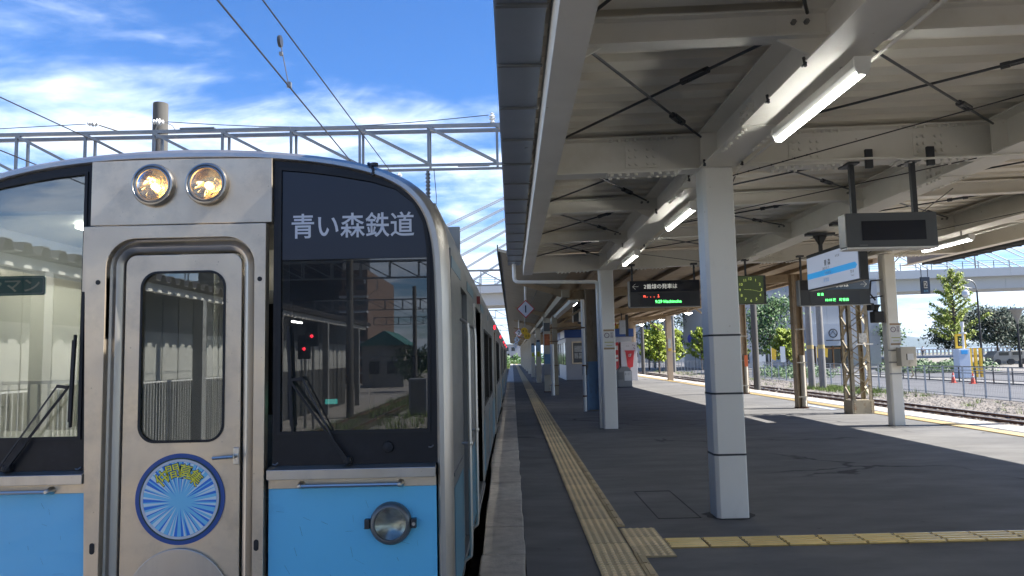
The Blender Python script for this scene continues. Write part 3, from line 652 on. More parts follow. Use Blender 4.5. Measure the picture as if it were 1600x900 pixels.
p2 = pillar(1.797, 15.22, .285, 'second white pillar along the tactile strip, carrying a no smoking sticker', GP, bands=())
pillar(1.797, -1.46, .285, 'white pillar behind the viewer under the near canopy', GP)
pillar(7.22, -1.46, .285, 'white right hand pillar behind the viewer', GP)
pillar(7.22, 6.88, .285, 'white right hand pillar just outside the view', GP)
p3 = pillar(7.265, 14.62, .235, 'pale grey pillar on the right with an electric box strapped to it', GP, m=beam_m, bands=(), top=3.31)
def nosmoke(p, xc, y, z0, z1, wd):
    zc = (z0 + z1) / 2; h = z1 - z0
    s = MB().box(xc - wd / 2, xc + wd / 2, y - .003, y, z0, z1).build('notice', tan_m, p)
    MB().box(xc - wd / 2, xc + wd / 2, y - .005, y - .003, z0 + .035, z1 - .035).build('notice_face', paper_m, s)
    rr = MB().ring([(xc - wd * .2 + .052 * math.cos(t), z1 - .12 + .052 * math.sin(t)) for t in [i * PI / 10 for i in range(20)]], [(xc - wd * .2 + .040 * math.cos(t), z1 - .12 + .040 * math.sin(t)) for t in [i * PI / 10 for i in range(20)]], y - .007, y - .005)
    rr.bar((xc - wd * .2 - .03, y - .006, z1 - .09), (xc - wd * .2 + .03, y - .006, z1 - .15), .002, .009, (0, 1, 0))
    rr.build('prohibition_ring', mat('dark violet ink', (.10, .05, .10), .5), s)
    text('禁\n煙', .055, .115, (xc + wd * .25, y - .006, z1 - .115), mat('dark violet ink', ()), s)
    MB().box(xc - wd * .42, xc + wd * .42, y - .007, y - .005, z0 + .135, z0 + .150).box(xc - wd * .28, xc + wd * .28, y - .007, y - .005, z0 + .075, z0 + .086).build('notice_line', mat('olive ink', (.35, .36, .08), .5), s)
nosmoke(p2, 1.955, 15.22, 1.58, 1.98, .215)
nosmoke(p3, 7.415, 14.62, 1.54, 1.96, .20)
# electric box on the right pillar
bx = thing('electric_box', 'grey electric box with small white label, strapped to the pale pillar on the right', 'electric box', (7.52, 14.5, 1.15))
MB().box(7.40, 7.66, 14.42, 14.61, 1.14, 1.49).build('case', lcd_m if False else post_m, bx, bevel=.006)
MB().box(7.385, 7.675, 14.40, 14.42, 1.13, 1.50).build('door', post_m, bx, bevel=.006)
MB().box(7.50, 7.62, 14.395, 14.40, 1.25, 1.37).build('label_plate', paper_m, bx); MB().box(7.485, 7.50, 14.394, 14.40, 1.25, 1.37).build('handle', rub_m, bx)
for z in (1.2, 1.43, .98): MB().box(7.255, 7.51, 14.608, 14.619, z, z + .02).build('strap', galv_m, bx)
MB().tube([(7.60, 14.5, 1.14), (7.62, 14.5, 1.05), (7.66, 14.52, .97), (7.66, 14.60, .92)], .014).build('conduit', post_m, bx)
# loudspeaker cluster on the left of that pillar
ls = thing('loudspeaker_cluster', 'black loudspeakers on a bracket at the left side of the pale right hand pillar', 'loudspeaker', (7.1, 14.7, 2.0))
MB().tube([(7.26, 14.72, 2.82), (7.05, 14.72, 2.80), (7.02, 14.72, 2.55), (7.12, 14.72, 2.42)], .016).tube([(7.26, 14.72, 2.50), (6.98, 14.72, 2.46)], .014).build('bracket', rub_m, ls)
MB().lathe([(.03, -.14), (.05, -.06), (.06, .0), (.10, .05), (.105, .06), (0, .055)], (7.10, 14.70, 2.27), 'z', 14).build('horn', rub_m, ls)
MB().box(7.02, 7.22, 14.60, 14.80, 1.98, 2.20).build('camera_box', rub_m, ls, bevel=.02)
MB().box(6.96, 7.05, 14.62, 14.78, 2.22, 2.36).build('horn_mouth', rub_m, ls, bevel=.02)

# fluorescent lamps ---------------------------------------------------
def tube_lamp(x, y0, y1, z, label, group='fluorescent lamps under the near canopy'):
    t = thing('fluorescent_lamp', label, 'lamp', (x, (y0 + y1) / 2, z), group)
    MB().prism([(x - .046, z + .028), (x - .024, z), (x + .024, z), (x + .046, z + .028), (x + .046, z + .078), (x - .046, z + .078)], 'y', y0, y1).build('housing', mat('lamp housing', (.50, .50, .48), .4, var=.04), t, bevel=.004)
    for yy in (y0 - .02, y1): MB().prism([(x - .048, z + .028), (x - .026, z - .024), (x + .026, z - .024), (x + .048, z + .028), (x + .048, z + .080), (x - .048, z + .080)], 'y', yy, yy + .02).build('end_cap', white_m, t)
    MB().prism([(x - .026, z - .016), (x - .014, z - .028), (x + .014, z - .028), (x + .026, z - .016), (x + .026, z - .0005), (x - .026, z - .0005)], 'y', y0 + .01, y1 - .01).build('tube', glow_m, t)
    for yy in (y0 + .25, y1 - .25): MB().cyl((x, yy, z + .078), (x, yy, z + .16), .012, n=6).build('hanger', galv_m, t)
tube_lamp(2.05, 4.22, 5.58, 3.075, 'lit fluorescent lamp nearest the viewer, under the girder left of the nearest white pillar top')
tube_lamp(2.05, 8.28, 9.62, 3.075, 'lit fluorescent lamp seen just left of the nearest white pillar')
tube_lamp(2.05, 12.1, 13.45, 3.075, 'small lit fluorescent lamp above the left of the departure board')
tube_lamp(7.10, 11.5, 12.85, 3.13, 'lit fluorescent lamp under the right hand girder, right of the blank display')
tube_lamp(7.10, 4.2, 5.5, 3.13, 'lit fluorescent lamp on the right hand girder outside the view')
tube_lamp(2.05, -3.6, -2.25, 3.035, 'lit fluorescent lamp behind the viewer')

# ================================================================== TRAIN
F = 3.90; XC = -1.705
tr = thing('passenger_train', 'stainless commuter train with sky blue lower front, standing at the platform edge', 'train', (XC, F, -1.0))
half_o = [(0, 2.622), (.378, 2.606), (.716, 2.568), (.918, 2.529), (1.052, 2.490), (1.186, 2.425), (1.286, 2.335), (1.350, 2.225), (1.380, 2.10), (1.387, 1.8), (1.387, .95), (1.387, -.12)]
half_i = [(0, 2.548), (.378, 2.544), (.716, 2.509), (.918, 2.466), (1.052, 2.422), (1.180, 2.345), (1.258, 2.235), (1.300, 2.085), (1.312, 1.84), (1.316, 1.4), (1.316, .90), (1.316, -.12)]
def full(h): return [(XC - x, z) for x, z in h[::-1][:-1]] + [(XC + x, z) for x, z in h]
fo, fi = full(half_o), full(half_i)
def loft(sections, name, m, parent, smooth=True, **k):
    mb = MB(); n = len(sections[0])
    for s_ in sections: mb.v += [tuple(p) for p in s_]
    for j in range(len(sections) - 1):
        for i in range(n - 1): mb.f.append((j * n + i, (j + 1) * n + i, (j + 1) * n + i + 1, j * n + i + 1))
    return mb.build(name, m, parent, smooth, **k)
def lerp2(a, b, t): return [(p[0] + (q[0] - p[0]) * t, p[1] + (q[1] - p[1]) * t) for p, q in zip(a, b)]
def sec(poly, y, g=0.0): return [(x, y, z) for x, z in poly]
def dense(poly, k=3):
    o = []
    for i in range(len(poly) - 1):
        for j in range(k): t = j / k; o.append((poly[i][0] + (poly[i + 1][0] - poly[i][0]) * t, poly[i][1] + (poly[i + 1][1] - poly[i][1]) * t))
    return o + [poly[-1]]
def smoothp(p, it=2):
    p = dense(p, 3)
    for _ in range(it): p = [p[0]] + [((p[i - 1][0] + 2 * p[i][0] + p[i + 1][0]) / 4, (p[i - 1][1] + 2 * p[i][1] + p[i + 1][1]) / 4) for i in range(1, len(p) - 1)] + [p[-1]]
    return p
fo, fi = smoothp(fo), smoothp(fi)
# bulging stainless rim round the front
loft([sec(fi, F + .02), sec(fi, F - .004), sec(lerp2(fi, fo, .18), F - .018), sec(lerp2(fi, fo, .5), F - .016), sec(lerp2(fi, fo, .82), F + .012), sec(fo, F + .075), sec(fo, F + .12)], 'front_rim', steel_m, tr)
# shells of the two cars: roof, and sides with openings for doors and windows
def top_part(poly, zmin): return [p for p in poly if p[1] >= zmin]
ZS = 2.06
for c, (ya, yb) in enumerate(((F + .12, 23.8), (24.4, 44.2))):
    rp = top_part(fo, ZS)
    loft([sec(rp, ya), sec(rp, yb)], 'roof', mat('grey roof paint', (.30, .31, .32), .5, var=.1, vscale=2), tr)
    MB().prism(rp, 'y', yb - .01, yb).build('end_wall', steelb_m, tr) if c else None
    # side wall towards the platform, built panel by panel between openings
    xs = XC + 1.387; x_in = xs - .05
    ops = []
    if c == 0: ops = [('cab_door', 4.78, 5.42, .24, 1.93), ('door', 6.35, 7.75, .24, 1.93), ('window', 8.6, 10.0, .93, 1.80), ('window', 10.3, 11.7, .93, 1.80), ('door', 12.9, 14.3, .24, 1.93), ('window', 15.1, 16.5, .93, 1.80), ('window', 16.8, 18.2, .93, 1.80), ('door', 19.6, 21.0, .24, 1.93), ('window', 21.6, 22.9, .93, 1.80)]
    else: ops = [('window', 25.2, 26.5, .93, 1.80), ('door', 27.2, 28.6, .24, 1.93), ('window', 29.6, 31.0, .93, 1.80), ('window', 31.4, 32.8, .93, 1.80), ('door', 33.9, 35.3, .24, 1.93), ('window', 36.1, 37.5, .93, 1.80), ('window', 37.8, 39.2, .93, 1.80), ('door', 40.6, 42.0, .24, 1.93)]
    yy = ya
    for kind, a, b, z0, z1 in ops + [('end', yb, yb, 0, 0)]:
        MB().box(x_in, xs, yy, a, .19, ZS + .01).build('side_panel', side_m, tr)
        if a - yy > .2: MB().box(xs, xs + .003, yy + .03, a - .03, .235, .80).build('blue_band', mat('side teal blue', (.06, .20, .30), .35), tr); MB().box(xs, xs + .003, yy + .03, a - .03, 1.965, 2.03).build('blue_band', mat('side teal blue', ()), tr)
        for z_ in (.20, .86): 
            if a - yy > .2: MB().box(xs, xs + .006, yy + .01, a - .01, z_, z_ + .018).build('bead', side_m, tr)
        if kind == 'end': break
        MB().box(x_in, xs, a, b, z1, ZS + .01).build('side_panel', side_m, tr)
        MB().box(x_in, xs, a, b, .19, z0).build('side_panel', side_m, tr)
        if kind == 'window':
            wn = MB()
            for q in ((a, a + .03, z0, z1), (b - .03, b, z0, z1), (a, b, z0, z0 + .03), (a, b, z1 - .03, z1)): wn.box(x_in + .01, xs + .006, *q)
            wn = wn.build('window', rub_m, tr)
            MB().box(x_in + .018, x_in + .024, a + .03, b - .03, z0 + .03, z1 - .03).build('pane', glass_s, wn)
        elif kind == 'door':
            for s_, (da, db) in enumerate(((a + .01, (a + b) / 2 - .004), ((a + b) / 2 + .004, b - .01))):
                zw0, zw1 = .95, 1.75; d_ = MB(); X0, X1 = xs - .075, xs - .045
                d_.box(X0, X1, da, db, z0, zw0).box(X0, X1, da, db, zw1, z1).box(X0, X1, da, da + .13, zw0, zw1).box(X0, X1, db - .13, db, zw0, zw1)
                d_ = d_.build('door', side_m, tr)
                MB().box(X0 + .01, X0 + .016, da + .13, db - .13, zw0, zw1).build('door_pane', glass_s, d_)
            for yy2 in (a - .02, b): MB().box(xs - .045, xs + .016, yy2, yy2 + .02, z0, z1).build('door_jamb', steel_m, tr)
            MB().box(xs, xs + .02, a - .02, b + .02, z0 - .05, z0 - .02).build('step_edge', steel_m, tr)
            MB().box(xs, xs + .03, (a + b) / 2 - .035, (a + b) / 2 + .035, 1.975, 2.045).build('door_lamp', mat('lit red lens', (.5, .02, .02), .3, emit=(1, .015, .03), es=.7 if a > 8 else .12) if a > 8 else mat('unlit red lens', (.25, .02, .02), .3), tr)
        else:
            d_ = MB(); X0, X1 = xs - .065, xs - .035; zw0, zw1 = 1.0, 1.72
            d_.box(X0, X1, a + .008, b - .008, z0, zw0).box(X0, X1, a + .008, b - .008, zw1, z1).box(X0, X1, a + .008, a + .12, zw0, zw1).box(X0, X1, b - .12, b - .008, zw0, zw1)
            d_ = d_.build('crew_door', side_m, tr); MB().box(X0 + .01, X0 + .016, a + .12, b - .12, zw0, zw1).build('door_pane', glass_s, d_)
            for yy2 in (a - .11, b + .11):
                hb = MB().tube([(xs, yy2, .26), (xs + .045, yy2, .29), (xs + .05, yy2, .36), (xs + .05, yy2, 1.62), (xs + .045, yy2, 1.69), (xs, yy2, 1.72)], .011, 8)
                for z_ in (.96,): hb.cyl((xs, yy2, z_), (xs + .05, yy2, z_), .009, n=6).lathe([(0, -.02), (.016, -.01), (.018, 0), (.016, .01), (0, .02)], (xs + .05, yy2, z_), 'z', 8)
                hb.build('handrail', chrome_m, tr, smooth=True)
        yy = b
    MB().box(XC - 1.387, XC - 1.337, ya, yb, -.12, ZS + .01).build('far_side', steel_m, tr)
    MB().box(XC - 1.33, XC + 1.33, ya + .3, yb, .06, .12).build('floor', greyi_m, tr)
    MB().box(XC - 1.30, XC + 1.30, ya + 1.6, yb - .02, 2.14, 2.16).build('ceiling', cream_m, tr)
    MB().box(XC - 1.2, XC + 1.2, ya + .6, yb, -.75, .05).build('underframe', under_m, tr)
    for q in (2.2, 16.5):
        for wy in (ya + q, ya + q + 2.1):
            MB().lathe([(0, -.05), (.40, -.05), (.43, -.03), (.43, .05), (0, .05)], (XC - .566, wy, -.50), 'x', 24).build('wheel', rust_m, tr)
            MB().lathe([(0, -.05), (.43, -.05), (.43, .03), (.40, .05), (0, .05)], (XC + .566, wy, -.50), 'x', 24).build('wheel', rust_m, tr)
MB().box(XC - .9, XC + .9, 23.8, 24.4, .1, 2.1).build('gangway_bellows', rub_m, tr)
# things on the roof: vent, air conditioner shroud, aerials
MB().prism([(-1.46, 2.55), (-.74, 2.40), (-.60, 2.62), (-.69, 2.665), (-1.30, 2.70), (-1.46, 2.66)][::1], 'y', 7.2, 9.4).build('roof_equipment_box', dark_m, tr, bevel=.02)
MB().lathe([(.19, 0), (.18, .05), (.13, .09), (0, .105)], (-1.66, 5.0, 2.655), 'z', 20).build('roof_vent', rub_m, tr, smooth=True)
MB().lathe([(.07, 0), (.075, .03), (.055, .06), (.05, .075), (0, .085)], (-1.08, 4.6, 2.60), 'z', 16).build('roof_antenna', galv_m, tr, smooth=True)
an = MB().cyl((-.585, 5.4, 2.43), (-.585, 5.4, 2.47), .03, n=10).cyl((-.585, 5.4, 2.47), (-.585, 5.4, 2.84), .012, n=8)
for i in range(12): an.cyl((-.585, 5.4, 2.50 + i * .028), (-.585, 5.4, 2.512 + i * .028), .018, n=8)
an.build('aerial', galv_m, tr)
MB().tube([(-.555, 5.4, 2.42), (-.53, 5.4, 2.52), (-.525, 5.4, 2.65), (-.54, 5.4, 2.85)], .0025, 5).build('aerial_lead', wire_m, tr)
MB().tube([(-.74, 3.93, 2.515), (-.72, 3.90, 2.50), (-.705, 3.885, 2.46), (-.712, 3.885, 2.44)], .009).cyl((-.70, 3.885, 2.49), (-.70, 3.885, 2.505), .02).build('rim_hook', dark_m, tr)

# -------- front, side by side: black window masks with their glass
def mir(poly): return [(2 * XC - x, z) for x, z in poly][::-1]
mask_o = [(-1.230, .952), (-.388, .952), (-.388, 1.4), (-.392, 1.84), (-.404, 2.085), (-.446, 2.235), (-.524, 2.346), (-.652, 2.423), (-.786, 2.467), (-.988, 2.510), (-1.230, 2.536)]
glass_o = [(-1.193, 1.119), (-.436, 1.119), (-.430, 1.6), (-.430, 2.06), (-.447, 2.19), (-.500, 2.30), (-.590, 2.372), (-.72, 2.413), (-.90, 2.448), (-1.05, 2.470), (-1.193, 2.484)]
def grow(poly, d):
    cx = sum(p[0] for p in poly) / len(poly); cz = sum(p[1] for p in poly) / len(poly)
    return [(x + d * (1 if x > cx else -1), z + d * (1 if z > cz else -1)) for x, z in poly]
for side in (0, 1):
    fx = (lambda p: p) if side == 0 else mir
    MB().ring(fx(mask_o), fx(glass_o), F, F + .03).build('window_mask', black_m, tr)
    MB().ring(fx(grow(glass_o, .012)), fx(grow(glass_o, -.004)), F - .008, F - .0005).build('window_gasket', rub_m, tr)
    gl = MB().prism(fx(glass_o), 'y', F + .008, F + .013).build('windscreen', glass_r if side == 0 else glass_l, tr)
    # sill, ledge and blue apron
    a, b = (-1.243, -.397) if side == 0 else (2 * XC + .397, 2 * XC + 1.243)
    MB().prism([(F - .052, .890), (F - .052, .938), (F - .006, .9515), (F + .02, .9515), (F + .02, .890)], 'x', a, b).build('sill', steel_m, tr, bevel=.002)
    MB().box(a, b, F - .016, F + .02, .842, .888).build('ledge', steelb_m, tr)
    MB().box(a, b, F - .012, F + .02, -.10, .840).build('apron_panel', blue_m, tr)
    sc = MB(); random.seed(30 + side)
    for i in range(22):
        x_, z_, t_ = random.uniform(a + .02, b - .06), random.uniform(.35, .82), random.choice((random.uniform(-.5, .1), random.uniform(-1.5, -.9)))
        l_ = random.uniform(.006, .055); w_ = random.uniform(.0004, .0009)
        sc.add([(x_, F - .0128, z_), (x_ + w_, F - .0128, z_ + w_), (x_ + l_ * math.cos(t_) + w_, F - .0128, z_ + l_ * math.sin(t_) + w_), (x_ + l_ * math.cos(t_), F - .0128, z_ + l_ * math.sin(t_))], [(0, 3, 2, 1)])
    sc.build('paint_scratches', mat('scratch', (.03, .12, .22), .7), tr, kind='stuff')
    g0, g1 = (-1.075, -.575) if side == 0 else (2 * XC + .575, 2 * XC + 1.075)
    gb = MB().tube([(g0, F - .06, .858), (g1, F - .06, .858)], .0095, 8)
    for g in (g0, g1): gb.lathe([(.021, .045), (.021, .038), (.014, .02), (.013, -.006), (.008, -.012), (0, -.013)], (g, F - .06, .858), 'y', 10)
    gb.build('grab_bar', chrome_m, tr, smooth=True)
    lx = -.626 if side == 0 else 2 * XC + .626; c0 = (lx, F - .012, .661)
    hl = MB().lathe([(.106, .012), (.104, -.024), (.096, -.038), (.088, -.043), (.080, -.042), (.078, -.030)], c0, 'y', 32).build('marker_lamp', dark_m if side else mat('grey lamp rim', (.17, .18, .18), .35, .5), tr, smooth=True)
    MB().lathe([(.078, -.030), (.055, -.012), (.02, -.004), (0, -.003)], c0, 'y', 28).build('reflector', refl_m if side else mat('dark reflector', (.40, .43, .40), .25, .9), hl, smooth=True)
    MB().lathe([(0, -.041), (.04, -.039), (.078, -.033)], c0, 'y', 28).build('lens', lens_m, hl, smooth=True)
    lb = MB()
    for i in range(7): q = -.054 + i * .018; ww = math.sqrt(max(0, .072 ** 2 - q * q)); lb.box(lx - ww, lx + ww, F - .0555, F - .054, .661 + q, .664 + q)
    lb.build('lens_ribs', lens_m, hl, kind='stuff')
    MB().box(lx - .128, lx - .104, F - .05, F - .015, .64, .685).box(lx + .104, lx + .128, F - .05, F - .015, .64, .685).build('clamp', dark_m, hl)
    MB().cyl((lx + .118, F - .06, .662), (lx + .118, F - .04, .662), .009, n=8).build('screw', chrome_m, hl)
# destination panel behind the top of the right glass, with the operator's name
band = [(-1.185, 2.005), (-.434, 2.005), (-.434, 2.06), (-.451, 2.187), (-.504, 2.294), (-.594, 2.365), (-.72, 2.405), (-.90, 2.440), (-1.05, 2.462), (-1.185, 2.476)]
MB().prism(band, 'y', F + .0, F + .006).build('name_panel', mat('dark blue grey film', (.030, .035, .050), .3, spec=.4), tr)
text('青い森鉄道', .640, .132, (-.817, F - .0015, 2.182), letter_w, tr, bold=.012)
# headlamps in the centre panel
cp = [(-2.176, 2.203), (-1.234, 2.203), (-1.234, 2.541), (-1.45, 2.546), (-1.705, 2.548), (-1.95, 2.546), (-2.176, 2.541)]
MB().prism(cp, 'y', F - .022, F + .02).build('centre_panel', steelb_m, tr, bevel=.003)
for lx in (-1.846, -1.567):
    c0 = (lx, F - .022, 2.408)
    hl = MB().lathe([(.112, 0), (.112, -.022), (.106, -.036), (.098, -.038), (.092, -.030), (.090, -.034), (.084, -.036), (.080, -.030), (.079, -.020)], c0, 'y', 40).build('headlight', mat('satin lamp rim', (.42, .40, .37), .3, 1.0), tr, smooth=True)
    MB().lathe([(.079, -.022), (.064, -.012), (.040, -.004), (.02, -.002), (0, -.0015)], c0, 'y', 32).build('reflector', refl_m, hl, smooth=True)
    MB().lathe([(0, -.020), (.012, -.017), (.018, -.010), (.016, -.004), (0, -.002)], (lx + .004, F - .024, 2.402), 'y', 12).build('bulb', headl_m, hl, smooth=True)
    fl = MB()
    for i in range(16):
        t = random.uniform(0, 2 * PI); r = random.uniform(.018, .052); q = random.uniform(.004, .010)
        fl.add([(lx + r * math.cos(t) * .8 + .006, F - .036 - q, 2.40 + r * math.sin(t) * .9), (lx + (r + .012) * math.cos(t + .16), F - .036, 2.40 + (r + .012) * math.sin(t + .16)), (lx + (r + .014) * math.cos(t + .3), F - .036, 2.40 + r * math.sin(t + .33))], [(0, 1, 2)])
    fl.build('glowing_facets', mat('lamp facet', (1, .8, .5), .4, emit=(1, .62, .22), es=.9), hl, kind='stuff')
    MB().lathe([(0, -.044), (.05, -.040), (.079, -.031)], c0, 'y', 28).build('lens', lens_m, hl, smooth=True)
# gangway surround, pressed recess and the front door
gs = MB().ring([(-2.139, -.1), (-1.262, -.1), (-1.258, 2.196), (-2.194, 2.196)], [(x, z) for x, z in rrect(-2.080, -1.316, -.09, 2.128, .150, 8)], F - .040, F + .02).build('gangway_surround', steelb_m, tr, bevel=.003)
MB().box(-2.205, -2.139, F - .030, F + .02, 1.86, 2.196).build('surround_bracket', steelb_m, tr)
ra = rrect(-2.080, -1.316, -.3, 2.128, .150, 8); rb = rrect(-1.999, -1.388, -.3, 2.052, .060, 8)
def closed(p, y): return [(x, y, z) for x, z in p + [p[0]]]
loft([closed(ra, F - .030), closed(ra, F + .004), closed(lerp2(ra, rb, .12), F + .010), closed(lerp2(ra, rb, .3), F - .006), closed(lerp2(ra, rb, .55), F - .020), closed(lerp2(ra, rb, .8), F - .012), closed(lerp2(ra, rb, .94), F + .008), closed(rb, F + .034)], 'pressed_recess', steel_m, tr)
dr = MB().ring(rrect(-1.993, -1.393, -.1, 2.046, .055, 8), rrect(-1.910, -1.480, 1.085, 1.955, .085, 8), F - .004, F + .03).build('front_door', steelb_m, tr, bevel=.003)
MB().ring(rrect(-1.915, -1.475, 1.080, 1.960, .088, 8), rrect(-1.904, -1.486, 1.091, 1.949, .08, 8), F - .009, F - .0045).build('door_window_gasket', rub_m, dr)
MB().prism(rrect(-1.91, -1.48, 1.085, 1.955, .085, 8), 'y', F + .004, F + .009).build('door_pane', glass_l, dr)
hd = MB().box(-1.425, -1.395, F - .012, F - .0045, .966, 1.050).build('door_handle', chrome_m, dr, bevel=.003)
MB().tube([(-1.41, F - .01, 1.008), (-1.415, F - .045, 1.008), (-1.44, F - .05, 1.008), (-1.515, F - .05, 1.004)], .0085, 8).build('lever', chrome_m, dr, smooth=True)
MB().prism([(-1.692 + .272 * math.cos(t), .545 - .285 + .30 * math.sin(t)) for t in [i * 2 * PI / 48 for i in range(48)]], 'y', F - .022, F - .0045).build('kick_plate', steel_m, dr, bevel=.004)
hl_ = MB()
for x_, z_ in ((-1.855, .405), (-1.53, .405)): hl_.cyl((x_, F - .024, z_), (x_, F - .0225, z_), .008, n=10)
hl_.build('plate_holes', rub_m, dr, kind='stuff')
fx_ = MB()
for x_, z_ in ((-2.118, 1.905), (-1.288, 1.905)): fx_.cyl((x_, F - .0425, z_), (x_, F - .0405, z_), .0125, n=14)
for x_ in (-2.112, -1.295): fx_.prism(rrect(x_ - .012, x_ + .012, .545, .600, .0115, 5), 'y', F - .0425, F - .0405)
fx_.build('fixing_holes', rub_m, tr, kind='stuff')
bl_ = MB()
for x_, z_ in ((-1.90, 1.30), (-1.95, .95), (-2.04, 1.60), (-1.35, 1.35), (-1.97, 1.72), (-1.43, 1.25)): bl_.cyl((x_, F - .0245, z_), (x_, F - .0235, z_), .004, n=6)
# round badge on the door: rim, white ring, ray burst and its lettering
bc = (-1.692, .800)
def disc(r0, r1, y0, y1, m, name, par):
    o = [(bc[0] + r1 * math.cos(i * PI / 36), bc[1] + r1 * math.sin(i * PI / 36)) for i in range(72)]
    if r0 == 0: return MB().prism(o, 'y', y0, y1).build(name, m, par)
    return MB().ring(o, [(bc[0] + r0 * math.cos(i * PI / 36), bc[1] + r0 * math.sin(i * PI / 36)) for i in range(72)], y0, y1).build(name, m, par)
bd = disc(0, .2265, F - .0085, F - .0045, mat('badge navy', (.015, .085, .33), .35), 'round_badge', tr)
disc(.199, .206, F - .0105, F - .0086, mat('badge dark green', (.01, .06, .06), .35), 'thin_ring', bd)
disc(.186, .198, F - .0110, F - .0086, letter_w, 'white_ring', bd)
disc(0, .185, F - .0105, F - .0086, mat('badge light blue', (.22, .66, .92), .35), 'badge_field', bd)
for mm, cnt, seed in ((mat('badge mid blue', (.02, .22, .78), .35), 30, 1), (mat('badge pale blue', (.75, .90, .95), .35), 30, 5)):
    random.seed(seed); rb_ = MB(); b0 = (bc[0], bc[1] - .01)
    for i in range(cnt):
        t = 2 * PI * i / cnt + random.uniform(-.06, .06); d = random.uniform(.018, .055); r0 = random.uniform(.03, .08)
        def lim(t_): return .1845
        rb_.add([(b0[0] + r0 * math.cos(t), F - .0112 - .0002 * seed / 5, b0[1] + r0 * math.sin(t)), (bc[0] + .1845 * math.cos(t + d), F - .0112 - .0002 * seed / 5, bc[1] + .1845 * math.sin(t + d)), (bc[0] + .1845 * math.cos(t - d), F - .0112 - .0002 * seed / 5, bc[1] + .1845 * math.sin(t - d))], [(0, 1, 2)])
    rb_.build('badge_rays', mm, bd, kind='stuff')
random.seed(11)
for i, ch in enumerate('仲間募集'):
    t = math.radians(90 + (1.5 - i) * 29); r = .122
    X_, Z_ = bc[0] + r * math.cos(t) - .005, bc[1] + r * math.sin(t) + .018
    text(ch, .076, .078, (X_, F - .0122, Z_), mat('badge outline navy', (.01, .06, .16), .5), bd, 'lettering_outline', bold=.035, rot=t - PI / 2)
    text(ch, .068, .070, (X_, F - .0130, Z_), mat('badge yellow', (.98, .90, .06), .45), bd, bold=.006, rot=t - PI / 2)
# wipers
def wiper(name, pts, blade, side):
    wp = MB().lathe([(.022, 0), (.022, -.03), (.012, -.04), (0, -.042)], (pts[0][0], F - .002, pts[0][1]), 'y', 12).build('wiper', rub_m, tr)
    P0 = Vector((pts[0][0], F - .035, pts[0][1])); P1 = Vector((pts[1][0], F - .028, pts[1][1])); P2 = Vector((pts[2][0], F - .035, pts[2][1])); P3 = Vector((pts[3][0], F - .028, pts[3][1]))
    MB().bar(P0, P0.lerp(P1, .3), .020, .012, (0, 1, 0)).bar(P0.lerp(P1, .3), P1, .011, .008, (0, 1, 0)).build('arm', rub_m, wp)
    MB().bar(P2, P3, .007, .007, (0, 1, 0)).build('link_arm', dark_m, wp)
    MB().bar(P1, P3, .016, .016, (0, 1, 0)).build('arm_head', rub_m, wp)
    a_, b_ = Vector((blade[0][0], F - .016, blade[0][1])), Vector((blade[1][0], F - .016, blade[1][1]))
    MB().bar(a_, b_, .009, .016, (0, 1, 0)).bar(a_.lerp(b_, .06) - Vector((0, .012, 0)), a_.lerp(b_, .94) - Vector((0, .012, 0)), .016, .006, (0, 1, 0)).build('blade', rub_m, wp)
wiper('r', ((-.842, .975), (-1.136, 1.385), (-.862, .985), (-1.070, 1.392)), ((-1.146, 1.660), (-1.124, 1.120)), 0)
wiper('l', ((-2.563, .972), (-2.262, 1.372), (-2.590, .985), (-2.318, 1.380)), ((-2.240, 1.640), (-2.252, 1.170)), 1)
MB().lathe([(.030, 0), (.026, -.012), (0, -.016)], (-.640, F - .001, 1.035), 'y', 14).build('washer_cap', rub_m, tr)
tg = MB()
for x_, z_ in ((-.41, 1.04), (-1.20, .968), (-2.20, .968)): tg.tube([(x_, F - .002, z_), (x_ - .012, F - .01, z_ - .01), (x_ - .025, F - .01, z_ - .006)], .004, 5)
tg.build('lashing_hooks', galv_m, tr, kind='stuff')
# one man operation plate inside the left glass
om = MB().prism(rrect(-2.860, -2.428, 1.853, 1.954, .014, 3), 'y', F + .022, F + .032).build('one_man_sign', mat('sign green', (.07, .26, .20), .4), tr)
MB().ring(rrect(-2.855, -2.433, 1.858, 1.949, .012, 3), rrect(-2.849, -2.439, 1.864, 1.943, .010, 3), F + .020, F + .0215).build('sign_border', mat('pale green border', (.42, .55, .47), .5), om)
text('ワンマン', .378, .066, (-2.644, F + .020, 1.903), mat('cream lettering', (.95, .92, .66), .5), om, bold=.014)
# cab interior
MB().box(-3.03, -.37, 5.55, 5.60, .12, 2.45).build('cab_bulkhead', cream_m, tr)
bw = MB().box(-2.95, -2.42, 5.53, 5.549, 1.05, 1.90).build('bulkhead_window', winb_m, tr)
for x_ in (-2.40, -2.30, -2.10): MB().box(x_, x_ + .012, 5.50, 5.549, .4, 2.2).build('bulkhead_trim', chrome_m, tr)
MB().box(-3.03, -2.95, 4.02, 5.5, 1.0, 2.0).build('cab_side_lining', cream_m, tr)
MB().box(-2.22, -2.17, 4.10, 5.50, .12, 2.2).build('cab_partition', cream_m, tr); MB().box(-1.24, -1.19, 4.10, 5.50, .12, 2.4).build('cab_partition', greyi_m, tr)
MB().box(-3.0, -.40, 4.05, 5.5, 2.30, 2.32).build('cab_ceiling', cream_m, tr)
MB().prism([(4.0, .95), (4.0, 1.06), (4.45, 1.14), (4.75, 1.10), (4.75, .3), (4.0, .3)], 'x', -1.17, -.41).build('driver_desk', greyi_m, tr, bevel=.01)
MB().prism([(4.0, .95), (4.0, 1.10), (4.35, 1.12), (4.35, .3), (4.0, .3)], 'x', -3.0, -2.24).build('left_desk', cream_m, tr, bevel=.01)
rl = MB()
